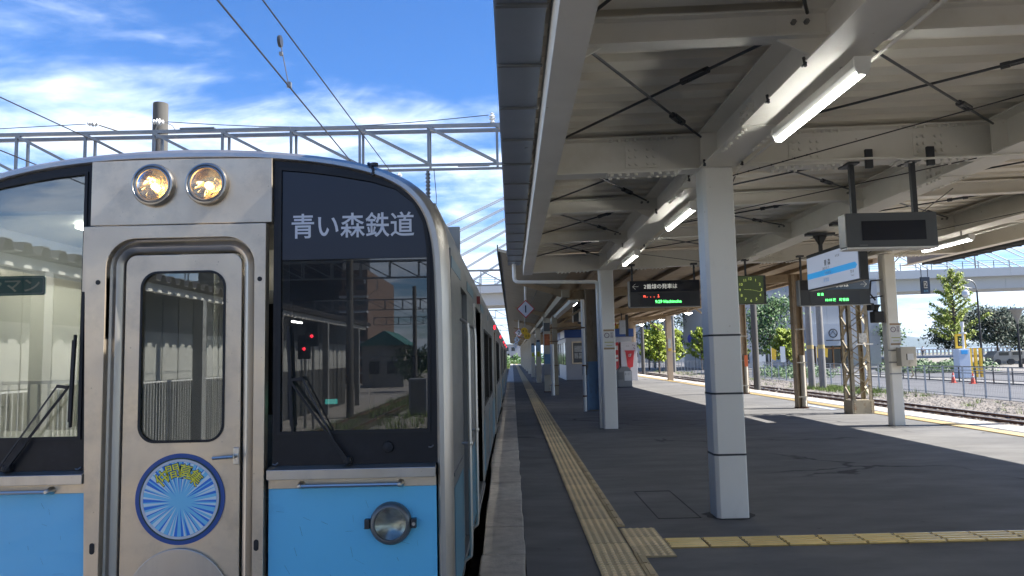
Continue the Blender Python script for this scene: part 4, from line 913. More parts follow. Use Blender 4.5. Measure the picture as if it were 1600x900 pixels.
for i in range(12): rl.box(-2.98 + i * .058, -2.968 + i * .058, 4.40, 4.41, 1.12, 1.38)
rl.box(-2.98, -2.34, 4.39, 4.42, 1.38, 1.40).build('desk_rail', chrome_m, tr, kind='stuff')
MB().box(-1.06, -.995, 4.30, 4.32, 1.235, 1.262).build('desk_display', mat('green lit display', (.1, .5, .4), .4, emit=(.1, .55, .42), es=.5), tr)
MB().box(-1.18, -.42, 4.02, 4.05, 1.80, 2.01).build('sun_blind', rub_m, tr)
MB().box(-.95, -.45, 5.0, 5.3, .7, 1.5).build('driver_seat', rub_m, tr, bevel=.04)
MB().box(-2.05, -1.35, 5.5, 5.548, .2, 2.0).build('inner_door', greyi_m, tr); MB().box(-1.90, -1.50, 5.495, 5.499, 1.1, 1.9).build('inner_door_window', winb_m, tr)
MB().box(-2.5, -2.3, 4.3, 5.3, 2.27, 2.295).build('cab_lamp', mat('cab lamp', (1, 1, 1), .5, emit=(1, .97, .9), es=3.0), tr)
for ya in (7.0, 12.0, 17.0, 26.0, 33.0, 39.0): MB().box(XC - .5, XC - .4, ya, ya + 2.5, 2.11, 2.138).build('saloon_lamp', mat('cab lamp', ()), tr)

# ================================================================== SIGNS under the near canopy
def hang(parent, xs_, y, z0, z1, r=.014, m=dark_m):
    for x_ in xs_:
        MB().bar((x_, y, z0), (x_, y, z1), r * 2.4, r * 2, (0, 1, 0)).build('hanger', m, parent)
        MB().box(x_ - .06, x_ + .06, y - .05, y + .05, z1 - .035, z1).build('clamp', m, parent)
# departure boards
def depboard(x0, x1, y, z0, z1, label, head, arrow, l1, l2, loc):
    t = thing('departure_board', label, 'departure board', loc, 'departure boards hanging across the platform')
    MB().box(x0, x1, y, y + .16, z0, z1).build('housing', sign_m, t, bevel=.004)
    MB().box(x0 - .022, x0 - .001, y + .005, y + .155, z0 + .002, z1 - .002).build('side_cover', galv_m, t)
    MB().box(x0 + .01, x1 - .01, y - .004, y - .0005, z0 + .29, z1 - .012).build('header_panel', band_m, t)
    MB().box(x0 + .18, x1 - .20, y - .004, y - .0005, z0 + .035, z0 + .262).build('led_screen', mat('led matrix glass', (.012, .013, .022), .3), t)
    MB().box(x0 - .01, x1 + .01, y - .006, y + .16, z0 - .014, z0 - .001).build('bottom_trim', galv_m, t)
    zc_ = (z0 + .29 + z1 - .012) / 2
    text(head, None, .095, (x0 + .27 if arrow < 0 else x0 + .30, y - .006, zc_), lit_letter, t, align='l', bold=.008)
    ax = x0 + .11 if arrow < 0 else x1 - .12; s = arrow
    ar = MB().bar((ax - .055 * s, y - .006, zc_), (ax + .05 * s, y - .006, zc_), .002, .018, (0, 1, 0))
    for q in (-1, 1): ar.bar((ax + .058 * s, y - .0065, zc_), (ax + .005 * s, y - .0065, zc_ + .052 * q), .002, .018, (0, 1, 0))
    ar.build('arrow', lit_letter, t)
    text(l1[0], None, .052, (x0 + l1[1], y - .006, z0 + .205), l1[2], t, align='l', bold=.02)
    text(l2[0], None, .060, (x0 + l2[1], y - .006, z0 + .095), led_g, t, align='l', bold=.02)
    hang(t, (x0 + .06, x1 - .08), y + .08, z1, 3.19 + .025 * (x0 - 1.95) + .02)
    return t
depboard(2.305, 3.655, 14.55, 2.380, 2.885, 'black departure board with arrow pointing left, reading platform two', '2番線の発車は', -1, ('ｎ．．．１', .26, led_r), ('9:29 Hachinohe', .48), (2.98, 14.6, 2.38))
depboard(5.530, 6.862, 14.38, 2.330, 2.815, 'black departure board with arrow pointing right, behind the white station name sign', '1番線の発車は', 1, ('普 通', .32, led_g), ('10:18 改　新青森', .47), (6.2, 14.45, 2.33))
# clock
ck = thing('platform_clock', 'square dark green lit platform clock hanging right of the nearest pillar', 'clock', (4.58, 14.4, 2.37))
MB().box(4.30, 4.855, 14.30, 14.46, 2.372, 2.918).build('case', sign_m, ck, bevel=.005)
MB().box(4.312, 4.805, 14.295, 14.2995, 2.384, 2.906).build('dial', clock_m, ck)
for h in range(1, 13):
    t = math.radians(90 - 30 * h); r = .205
    text(str(h), None, .052, (4.558 + r * math.cos(t), 14.292, 2.645 + r * math.sin(t) * 1.02), clockn_m, ck, 'numeral', bold=.01)
MB().bar((4.548, 14.2905, 2.648), (4.758, 14.2905, 2.600), .002, .010, (0, 1, 0)).build('minute_hand', clockn_m, ck)
MB().bar((4.568, 14.289, 2.643), (4.43, 14.289, 2.652), .002, .014, (0, 1, 0)).build('hour_hand', clockn_m, ck)
hang(ck, (4.5,), 14.38, 2.918, 3.24)
# station name sign, parallel to the track
ns = thing('station_name_sign', 'white station name sign with a blue band, hanging parallel to the track', 'sign', (4.7, 10.9, 2.41))
MB().box(4.655, 4.765, 9.98, 11.78, 2.395, 2.955).build('housing', sign_m, ns, bevel=.004)
MB().box(4.645, 4.6545, 10.02, 11.745, 2.418, 2.900).build('face', name_m, ns)
zt, zb_ = 2.900, 2.418; hh = zt - zb_
z_a, z_b = zt - .51 * hh, zt - .69 * hh
MB().prism([(11.744, z_a), (11.744, z_b), (10.10, z_b), (10.04, (z_a + z_b) / 2), (10.10, z_a)], 'x', 4.642, 4.6445).build('blue_band', mat('lit line blue', (.04, .36, .74), .4, emit=(.03, .27, .62), es=.10), ns)
text('青 森', None, .095, (4.6435, 10.99, zt - .145), ink_m, ns, face='-x', bold=.012)
text('新 青 森', None, .035, (4.6435, 10.64, zt - .09), ink_m, ns, face='-x')
text('あおもり', None, .052, (4.6435, 11.05, zt - .225 + .0), ink_m, ns, face='-x')
text('Aomori', None, .05, (4.6405, 10.98, (z_a + z_b) / 2), paper_m, ns, face='-x')
text('新青森', None, .060, (4.6435, 11.05, zb_ + .085), nblue_m, ns, face='-x')
text('筒 井', None, .045, (4.6435, 10.20, zb_ + .115), ink_m, ns, face='-x'); text('Tsutsui', None, .022, (4.6435, 10.20, zb_ + .065), ink_m, ns, face='-x')
for yy in (10.45, 11.35):
    MB().box(4.69, 4.73, yy - .03, yy + .03, 2.955, 3.20).build('hanger', dark_m, ns)
    MB().box(4.50, 4.92, yy - .07, yy + .07, 3.205, 3.245).build('clamp', dark_m, ns, bevel=.006)
    MB().prism([(4.60, 3.205), (4.82, 3.205), (4.735, 3.06), (4.685, 3.06)], 'y', yy - .006, yy + .006).build('gusset', dark_m, ns)
# blank information display
ld = thing('information_display', 'grey box display with a blank dark screen, hanging on two posts at the right', 'display', (3.55, 7.0, 2.41))
MB().box(3.115, 3.955, 6.90, 7.055, 2.412, 2.732).build('housing', lcd_m, ld, bevel=.006)
MB().box(3.255, 3.845, 6.893, 6.8995, 2.475, 2.655).build('screen', scr_m, ld)
MB().box(3.11, 3.955, 6.895, 7.06, 2.396, 2.4115).build('bottom_trim', white_m, ld)
MB().box(3.105, 3.1145, 6.905, 7.05, 2.42, 2.725).build('side_vent', galv_m, ld)
MB().box(3.225, 3.30, 6.898, 6.8995, 2.428, 2.436).build('maker_plate', galv_m, ld)
for x_ in (3.225, 3.80):
    MB().box(x_ - .022, x_ + .022, 6.96, 7.0, 2.732, 3.235).build('hanger', dark_m, ld)
    MB().box(x_ - .05, x_ + .05, 6.90, 7.14, 3.17 + .025 * (x_ - 1.95), 3.188 + .025 * (x_ - 1.95)).build('clamp', dark_m, ld)
    MB().box(x_ + .10, x_ + .17, 6.88, 6.915, 3.12 + .025 * (x_ - 1.95), 3.30 + .025 * (x_ - 1.95)).build('clamp', dark_m, ld, bevel=.006)
# cable tray hung outside the right edge, and the platform number plate
ct = thing('cable_tray', 'dark cable tray hanging outside the right edge of the near canopy', 'cable tray', (9.6, 5, 3.4))
MB().box(9.44, 9.455, YA, 17.2, 3.365, 3.44).box(9.70, 9.715, YA, 17.2, 3.365, 3.44).build('tray_side', dark_m, ct, kind='stuff')
for i in range(6): MB().tube([(9.48 + i * .04, YA, 3.385 + .006 * (i % 2)), (9.47 + i * .042, 0, 3.38), (9.48 + i * .04, 8, 3.386), (9.475 + i * .041, 17.1, 3.38)], .016, 6).build('cable', rub_m, ct)
tb = MB(); yy = YA
while yy < 17: tb.box(9.44, 9.715, yy, yy + .03, 3.350, 3.3645); yy += .45
tb.build('tray_rungs', dark_m, ct, kind='stuff')
yy = -12.0
while yy < 16: MB().box(9.57, 9.582, yy, yy + .012, 3.44, 3.53).build('hanger', galv_m, ct); yy += 1.9
pn = thing('platform_number_plate', 'small dark blue hanging plate with the number 2 at the right', 'sign', (9.47, 17.2, 2.7))
MB().box(9.37, 9.58, 17.18, 17.21, 2.70, 3.085).build('plate', mat('dark navy plate', (.02, .035, .07), .4), pn)
MB().box(9.435, 9.515, 17.172, 17.1795, 2.83, 2.99).build('number_field', mat('pale grey field', (.42, .42, .40), .5), pn)
text('2', None, .115, (9.475, 17.169, 2.91), ink_m, pn, bold=.01); text('番線', None, .05, (9.475, 17.175, 2.765), mat('sky ink', (.10, .28, .45), .5), pn)
for x_ in (9.40, 9.55): MB().box(x_ - .006, x_ + .006, 17.19, 17.2, 3.085, 3.35).build('hanger', dark_m, pn)
# stopping position diamonds
GD = 'car stop diamonds hanging over the platform edge'
def diamond(n, y, label):
    x, z, h = .405, 2.79, .255
    t = thing('stop_position_sign', label, 'sign', (x, y, z), GD)
    MB().prism([(x - h, z), (x, z - h), (x + h, z), (x, z + h)], 'y', y, y + .02).build('plate', red_m if n < 3 else nblue_m, t)
    k = h - .032; MB().prism([(x - k, z), (x, z - k), (x + k, z), (x, z + k)], 'y', y - .004, y - .0005).build('face', mat('pale sign white', (.60, .63, .70), .5), t)
    text(str(n), None, .20, (x, y - .006, z), mat('navy ink', (.015, .02, .06), .5), t, 'number', bold=.015)
    MB().cyl((x, y + .04, z + .1), (x, y + .04, 3.5), .032, n=10).build('pole', white_m, t)
    MB().bar((x + .14, y + .04, z + .14), (x + .42, y + .04, 3.48), .02, .02).build('brace', galv_m, t)
for n, y, l in ((1, 21.0, 'nearest diamond stop sign with the number 1'), (2, 42.0, 'diamond stop sign with the number 2, just behind the first'), (3, 60.0, 'third diamond stop sign, small, below and left of the second'), (4, 79.0, 'fourth diamond stop sign, tiny, just before the last one'), (5, 99.0, 'diamond stop sign with the number 5, farthest along the platform')): diamond(n, y, l)
ys_ = thing('yellow_stop_signs', 'pair of yellow plates hanging beyond the first diamond sign', 'sign', (.65, 36, 2.3))
for x_, z_, tx in ((.60, 2.68, '4 1'), (.74, 2.44, '2 0')):
    MB().prism([(x_ + .17 * math.cos(i * PI / 4 + .39), z_ + .17 * math.sin(i * PI / 4 + .39)) for i in range(8)], 'y', 36 - x_ * .05, 36.02 - x_ * .05).build('plate', yel_m, ys_)
    text(tx, .2, .1, (x_, 35.95 - x_ * .05, z_), ink_m, ys_)
MB().cyl((.64, 36.03, 2.5), (.64, 36.03, 3.5), .02, n=8).build('pole', galv_m, ys_)

# ================================================================== OLD CANOPY farther along the platform
oc = thing('old_platform_canopy', 'old brown steel canopy with beige eaves running along the far platform', 'canopy', (0, 16, 0))
OY0, OY1 = 15.56, 125.0
def oz(x): return 3.32 + .052 * (x - 1.3)
yy = OY0; i = 0
while yy < OY1:
    ln = 2.4
    MB().prism([(-.24, 3.66), (1.28, 3.27), (1.28, 3.32), (-.24, 3.72)], 'y', yy, yy + ln - .012).build('eaves_panel', oldbeige_m, oc)
    xr = 8.95
    MB().prism([(1.285, oz(1.285)), (xr, oz(xr)), (xr, oz(xr) + .05), (1.285, oz(1.285) + .05)], 'y', yy, yy + ln - .003).build('roof_sheet', old_m, oc)
    yy += ln; i += 1
MB().box(-.27, -.245, OY0, OY1, 3.62, 3.80).build('fascia', mat('dark green fascia', (.06, .08, .075), .6), oc)
for x_ in [1.9 + .95 * k for k in range(8)]:
    MB().box(x_ - .04, x_ + .04, OY0, OY1, oz(x_) - .10, oz(x_) - .003).build('purlin', old_m, oc)
MB().box(8.80, 8.95, 18.2, OY1, oz(8.9) - .16, oz(8.9) - .005).build('eaves_beam', old_m, oc)
fr_y = [20.3, 31.0, 42.0, 53.0, 64.0, 75.0, 86.0, 97.0, 108.0, 119.0]
for y in fr_y:
    MB().prism([(.15, 3.45), (.15, 3.52), (1.6, 3.22), (8.7, 3.60), (8.7, 3.40), (1.6, 2.98)], 'y', y + .10, y + .22).build('cross_frame', old_m, oc)
    MB().bar((1.62, y + .16, 2.55), (2.5, y + .16, 3.08), .06, .06, (0, 1, 0)).build('knee_brace', old_m, oc); MB().bar((8.35, y + .16, 2.7), (7.5, y + .16, 3.38), .06, .06, (0, 1, 0)).build('knee_brace', old_m, oc)
MB().box(1.36, 1.56, 20, OY1, 3.02, 3.22).build('valley_beam', oldbeige_m, oc)
MB().prism([(1.62, 2.90), (1.80, 2.90), (1.84, 2.98), (1.58, 2.98)], 'y', 20.5, 60).build('white_duct', white_m, oc)
GL = 'beige posts along the left of the far platform'
def post(x0, x1, y, top, label, m=post_m, grp=GL, dep=None, name='canopy_post'):
    t = thing(name, label, 'post', ((x0 + x1) / 2, y + .15, 0), grp)
    MB().box(x0, x1, y, y + (dep or (x1 - x0)), 0, top).build('shaft', m, t, bevel=.006)
    return t
pA = post(1.30, 1.585, 31.0, 3.2, 'beige post with an orange poster and a grey box, first of its row')
MB().box(1.28, 1.60, 30.96, 31.3, 0.0, .04).build('base_plate', rust_m, pA)
MB().box(1.33, 1.555, 30.985, 30.999, 1.90, 2.36).build('orange_poster', mat('orange poster', (.42, .13, .05), .6, var=.5, vscale=9), pA)
MB().box(1.32, 1.57, 30.90, 30.999, 2.48, 2.82).build('grey_box', lcd_m, pA, bevel=.01); MB().box(1.325, 1.56, 30.985, 30.999, 1.15, 1.55).build('blue_notice', mat('faded blue notice', (.16, .28, .42), .6, var=.2, vscale=8), pA)
MB().box(1.28, 1.62, 30.85, 30.999, .70, 1.14).build('equipment_box', mat('grey cabinet', (.30, .31, .32), .5), pA, bevel=.01)
pD = post(1.53, 1.72, 28.5, 3.2, 'brown post with a white pipe beside it, just left of the waiting room', oldbeige_m)
MB().cyl((1.50, 28.42, 0), (1.50, 28.42, 1.9), .07, n=12).build('pipe', white_m, pD)
for z in (.35, 1.1, 2.0, 2.5): MB().box(1.42, 1.74, 28.40, 28.72, z, z + .025).build('strap', rust_m, pD)
ORD = {42.0: 'beige post with a blue notice and a small yellow green sticker', 53.0: 'beige post with a blue topped notice, third of its row', 64.0: 'beige post, fourth of its row', 75.0: 'beige post, fifth of its row', 86.0: 'beige post, sixth of its row', 97.0: 'beige post, seventh of its row', 108.0: 'beige post, eighth of its row', 119.0: 'beige post, last of its row'}
for y, l in ORD.items():
    p = post(1.32, 1.60, y, 3.2, l)
    if y < 60: MB().box(1.35, 1.57, y - .02, y - .001, 1.75, 2.25).build('notice', mat('blue and white notice', (.25, .38, .50), .6, var=.3, vscale=9), p); MB().box(1.37, 1.55, y - .025, y - .001, 2.25, 2.36).build('notice_header', mat('dark navy plate', ()), p); MB().box(1.39, 1.53, y - .02, y - .001, 1.45, 1.70).build('sticker', mat('yellow green', (.35, .40, .03), .6), p)
pB = thing('canopy_post', 'worn post painted blue below and brown above, behind the second white pillar', 'post', (2.16, 20.3, 0))
MB().box(1.985, 2.02, 20.2, 20.55, 0, 3.25).box(2.02, 2.30, 20.36, 20.39, 0, 3.25).box(2.30, 2.335, 20.2, 20.55, 0, 3.25).build('shaft', brownpost_m, pB)
MB().box(1.975, 2.025, 20.185, 20.56, .02, 1.30).box(2.0251, 2.2949, 20.345, 20.359, .02, 1.30).box(2.295, 2.345, 20.185, 20.56, .02, 1.30).build('blue_painted_part', bluepost_m, pB)
pC = thing('downpipe', 'thin white pipe standing left of the blue painted post', 'pipe', (1.93, 20.1, 0))
MB().cyl((1.90, 20.1, 0), (1.90, 20.1, 2.95), .045, n=12).build('pipe', white_m, pC, smooth=True)
for z in (.4, 1.2, 2.2): MB().lathe([(.045, -.02), (.055, -.015), (.055, .015), (.045, .02)], (1.90, 20.1, z), 'z', 12).build('collar', rust_m, pC)
MB().box(1.86, 1.98, 20.15, 20.3, .95, 1.2).build('black_bracket', rub_m, pC)
GR = 'brown posts along the right of the platform'
def railpost(x, y, label, top=3.45, pipe=True, poster=False, flip=-1):
    t = thing('canopy_post', label, 'post', (x, y, 0), GR)
    MB().box(x - .12, x - .09, y, y + .24, 0, top).box(x - .09, x + .09, y + .10, y + .13, 0, top).box(x + .09, x + .12, y, y + .24, 0, top).build('shaft', old_m, t)
    if pipe:
        MB().cyl((x + .03, y - .02, .05), (x + .03, y - .02, 1.35), .062, n=12).build('pipe', post_m, t, smooth=True)
        MB().cyl((x - .07, y + .04, 0), (x - .07, y + .04, top), .03, n=8).build('thin_pipe', old_m, t)
        for z in (.28, 1.15, 2.0): MB().box(x - .13, x + .13, y - .085, y - .07, z, z + .03).build('strap', post_m, t)
        MB().box(x - .13, x + .13, y - .06, y + .26, 0, .03).build('base_plate', rust_m, t)
    if poster: MB().box(x - .03, x + .09, y - .09, y - .083, .95, 1.35).build('orange_sticker', mat('orange red sticker', (.55, .12, .03), .6), t)
    return t
railpost(7.41, 19.5, 'brown post with a pale pipe, standing under the black departure board')
railpost(8.14, 26.6, 'brown post with a pale pipe and orange sticker, just right of the nearest pillar', poster=True)
pp = post(8.42, 8.70, 41.1, 3.5, 'pale brown post with a small notice, left of the nearest pillar', mat('pale brown post', (.46, .36, .26), .6, var=.08), GR)
MB().box(8.47, 8.63, 41.08, 41.099, 1.75, 2.25).build('notice', mat('notice print', (.45, .47, .44), .6, var=.3, vscale=12), pp); MB().box(8.47, 8.63, 41.08, 41.099, 1.6, 1.74).build('yellow_label', yel_m, pp)
post(6.95, 7.25, 44.9, 3.4, 'pale brown post standing behind the white panel with a red cup', mat('pale brown post', ()), GR)
post(8.42, 8.70, 53.0, 3.5, 'farthest visible brown post on the right', mat('pale brown post', ()), GR)
# lattice column
lc = thing('lattice_column', 'cream riveted lattice steel column left of the pale right hand pillar', 'column', (8.0, 17.65, 0))
LX0, LX1, LY0, LY1, LT = 7.76, 8.24, 17.45, 17.87, 3.55
for x_, sx in ((LX0, 1), (LX1, -1)):
    for y_, sy in ((LY0, 1), (LY1, -1)):
        MB().box(min(x_, x_ + sx * .085), max(x_, x_ + sx * .085), min(y_, y_ + sy * .012), max(y_, y_ + sy * .012), 0, LT).box(min(x_, x_ + sx * .012), max(x_, x_ + sx * .012), min(y_, y_ + sy * .085), max(y_, y_ + sy * .085), 0, LT).build('corner_angle', lat_m, lc)
MB().box(LX0 - .014, LX1 + .014, LY0 - .014, LY1 + .014, 0, .31).build('base_casing', lat_m, lc, bevel=.004)
rv = MB()
for x_ in (LX0 + .045, LX1 - .045):
    for j in range(6): rv.lathe([(.016, 0), (.012, -.010), (0, -.014)], (x_, LY0 - .014, .03 + j * .05), 'y', 8)
    for j in range(24): rv.lathe([(.013, 0), (.010, -.008), (0, -.011)], (x_, LY0 - .001, .40 + j * .13), 'y', 8)
rv.build('rivets', lat_m, lc, kind='stuff')
z = .36; s_ = 0
while z < 3.3:
    for yq in (LY0 - .004, LY1 - .006):
        a, b = ((LX0 + .05, LX1 - .05) if s_ % 2 == 0 else (LX1 - .05, LX0 + .05))
        MB().bar((a, yq, z), (b, yq, z + .27), .008, .055, (0, 1, 0)).build('lacing_bar', lat_m, lc)
    for xq in (LX0 - .004, LX1 - .004):
        a, b = ((LY0 + .05, LY1 - .05) if s_ % 2 == 0 else (LY1 - .05, LY0 + .05))
        MB().bar((xq, a, z), (xq, b, z + .27), .008, .055, (1, 0, 0)).build('lacing_bar', lat_m, lc)
    z += .27; s_ += 1
# old style notices tied to the column
np_ = MB().box(7.98, 8.16, 17.40, 17.42, 1.62, 1.84).build('white_plate', mat('printed plate', (.5, .5, .48), .6, var=.5, vscale=20), lc)
MB().box(7.9, 8.3, 17.40, 17.43, 1.575, 1.60).build('cable_strap', white_m, lc)
# tube lamps hung under the old canopy
for i, (x, y, z) in enumerate(((1.92, 22.0, 3.02), (1.76, 25.6, 2.95), (1.75, 33.0, 2.95), (1.75, 39.0, 2.95), (1.75, 48.0, 2.95), (1.75, 58.0, 2.95))):
    tube_lamp(x, y, y + 1.3, z, ['first lit tube lamp under the old canopy, left of the second pillar', 'second lit tube lamp under the old canopy, above the waiting room corner', 'third lit tube lamp under the old canopy', 'fourth lit tube lamp under the old canopy', 'fifth lit tube lamp under the old canopy', 'sixth and farthest lit tube lamp under the old canopy'][i], 'tube lamps under the old canopy')
for i, (y, l) in enumerate(((30, 'nearest'), (36, 'second'), (42.5, 'third'), (49, 'fourth'), (56, 'fifth'), (64, 'farthest'))):  # added glows in place of sky showing through gaps at the beams
    t = thing('sky_gap_glow', f'{l} small added glow standing for a sky gap along the right eaves of the old canopy', 'lamp', (8.45, y, 3.3), 'added glows for sky gaps along the right eaves')
    MB().lathe([(.03, .25), (.05, .2), (.20, .10), (.21, .06)], (8.45, y, 3.3), 'z', 16).build('shade', white_m, t, smooth=True); MB().lathe([(0, .0), (.10, .02), (.14, .07), (.10, .1), (0, .11)], (8.45, y, 3.28), 'z', 14).build('bulb', glow_m, t, smooth=True)
hp = thing('hanging_mirror_panel', 'grey hanging panel with a black ringed white tube, above the waiting room', 'panel', (2.5, 26.5, 2.7))
MB().box(2.18, 2.62, 26.6, 26.65, 2.65, 3.35).build('panel', lcd_m, hp); MB().box(2.16, 2.18, 26.55, 26.66, 2.62, 3.4).build('edge', white_m, hp)
MB().lathe([(.115, 0), (.115, -.06), (.08, -.06), (.08, 0)], (2.40, 26.6, 3.06), 'y', 18).build('ring', rub_m, hp)
MB().cyl((2.40, 26.52, 2.62), (2.40, 26.52, 3.0), .035, n=10).build('tube', white_m, hp); MB().lathe([(.0, -.03), (.08, -.03), (.08, .03), (0, .03)], (2.40, 26.52, 2.6), 'z', 12).build('foot', rub_m, hp)

# ================================================================== waiting room, vending machine, panel, bin
br = thing('waiting_room', 'grey white waiting room with a blue fascia and a framed notice board', 'waiting room', (5.2, 50, 0))
BX0, BX1, BY0, BY1 = 3.20, 7.05, 44.5, 56.0
for z0, n in ((0.05, 11),):
    for j in range(n): MB().box(BX0, BX1, BY0, BY0 + .05, .05 + j * .223, .05 + j * .223 + .214).build('siding_board', booth_m, br)
MB().box(BX0 + .02, BX1 - .02, BY0 + .03, BY1, 0, 2.5).build('wall', booth_m, br)
MB().box(BX0 - .05, BX0 + .06, BY0 - .03, BY0 + .03, 0, 2.5).build('corner_trim', booth_m, br)
MB().box(BX0 - .10, BX1 + .10, BY0 - .10, BY1 + .1, 2.50, 2.97).build('fascia', bfas_m, br)
MB().box(BX0 - .12, BX0 - .105, BY0 + .2, BY0 + 3.5, 2.52, 2.95).build('side_fascia_panel', mat('white fascia', (.6, .62, .66), .4), br)
MB().box(BX0 - .05, BX1 + .05, BY0 - .06, BY0 - .001, 0, .05).build('plinth', conc, br)
wf = MB().ring([(3.50, .96), (4.30, .96), (4.30, 2.28), (3.50, 2.28)], [(3.58, 1.04), (4.22, 1.04), (4.22, 2.20), (3.58, 2.20)], BY0 - .05, BY0 + .0).build('notice_board_frame', steelb_m, br)
MB().box(3.58, 4.22, BY0 - .02, BY0 - .005, 1.04, 2.20).build('board', mat('grey board', (.10, .11, .12), .3), wf)
for a, b, c, d in ((3.66, 4.12, 1.66, 2.02), (3.66, 3.88, 1.28, 1.60), (3.92, 4.14, 1.28, 1.60)): MB().box(a, b, BY0 - .03, BY0 - .021, c, d).build('poster', mat('poster print', (.42, .43, .42), .5, var=.5, vscale=11), wf)
for k in range(3):
    MB().box(BX0 - .02, BX0 + .015, BY0 + .8 + k * 2.2, BY0 + 2.4 + k * 2.2, .9, 2.25).build('side_window', winb_m, br)
MB().box(BX0 - .03, BX0 + .015, BY0 + 7.4, BY0 + 8.6, .1, 2.25).build('sliding_door', winb_m, br)
yh = thing('yellow_beacon_sign', 'small yellow sign standing on the waiting room roof', 'sign', (6.25, 45.5, 2.97))
MB().box(6.05, 6.42, 45.4, 45.5, 3.0, 3.28).build('panel', yel_m, yh, bevel=.03); MB().box(6.15, 6.2, 45.42, 45.48, 2.97, 3.0).build('foot', dark_m, yh); MB().cyl((6.23, 45.38, 3.2), (6.23, 45.38, 3.34), .05, n=10).build('beacon', red_m, yh)
vm = thing('vending_machine', 'red vending machine seen edge on beside the white cup panel', 'vending machine', (5.9, 43.2, 0))
MB().box(5.70, 6.02, 42.8, 43.6, .06, 2.15).build('cabinet', red_m, vm, bevel=.02)
for z0, z1 in ((1.72, 1.96), (1.30, 1.44), (1.08, 1.22)): MB().box(5.78, 5.98, 42.78, 42.799, z0, z1).build('display_window', paper_m, vm)
MB().box(5.76, 5.98, 42.775, 42.799, .45, .65).build('pickup_flap', mat('dark red', (.2, .01, .015), .5), vm)
for x_ in (5.74, 5.95): MB().box(x_, x_ + .05, 42.9, 43.5, 0, .06).build('foot', dark_m, vm)
wp_ = thing('advertising_panel', 'white panel printed with a red drinks cup', 'panel', (6.55, 43, 0))
MB().box(6.12, 7.02, 42.6, 43.5, 0, 2.15).build('panel', mat('panel white', (.58, .57, .60), .5), wp_, bevel=.01)
MB().prism([(6.36, 1.64), (6.86, 1.64), (6.76, .75), (6.62, .72), (6.62, .45), (6.56, .45), (6.56, .72), (6.46, .75)], 'y', 42.585, 42.5985).build('cup_print', red_m, wp_)
MB().box(6.32, 6.90, 42.58, 42.5985, 1.62, 1.68).build('cup_lid_print', red_m, wp_)
text('i7', None, .17, (6.62, 42.575, 1.40), paper_m, wp_, bold=.03)
mk = MB()
for x_, z_ in ((6.80, 1.98), (6.88, 1.93), (6.85, 1.82), (6.90, 1.76)): mk.prism([(x_ + .03 * math.cos(i * PI / 5), z_ + .03 * math.sin(i * PI / 5)) for i in range(10)], 'y', 42.585, 42.5985)
mk.build('dot_print', mat('purple ink', (.10, .03, .12), .5), wp_, kind='stuff'); text('drink', .18, .05, (6.5, 42.58, 1.93), ink_m, wp_)
tb_ = thing('litter_bin', 'grey gabled litter bin with a white notice on its front', 'litter bin', (5.0, 34, 0))
MB().prism([(4.68, .03), (5.31, .03), (5.31, .72), (5.14, .92), (4.85, .92), (4.68, .72)], 'y', 33.8, 34.4).build('body', mat('bin grey', (.25, .255, .25), .5), tb_, bevel=.012)
MB().box(4.97, 5.28, 33.785, 33.799, .30, .72).build('notice', paper_m, tb_); text('缶・ビン', .24, .1, (5.12, 33.78, .6), ink_m, tb_)
MB().box(4.7, 4.92, 33.79, 33.799, .35, .68).build('bin_door', mat('bin dark grey', (.16, .165, .165), .5), tb_)
MB().box(4.64, 5.35, 33.78, 34.42, 0, .03).build('base', dark_m, tb_)
ib = thing('info_board', 'narrow white information board hanging above the waiting room, right of the second pillar', 'sign', (4.9, 33, 2.4))
MB().box(4.72, 4.98, 33.0, 33.1, 2.35, 2.95).build('board', mat('pale blue white board', (.45, .50, .58), .5, var=.2, vscale=5), ib); MB().box(4.98, 5.10, 33.0, 33.1, 2.25, 3.2).build('frame', dark_m, ib); MB().box(4.8, 4.84, 33.03, 33.06, 2.95, 3.4).build('hanger', dark_m, ib)

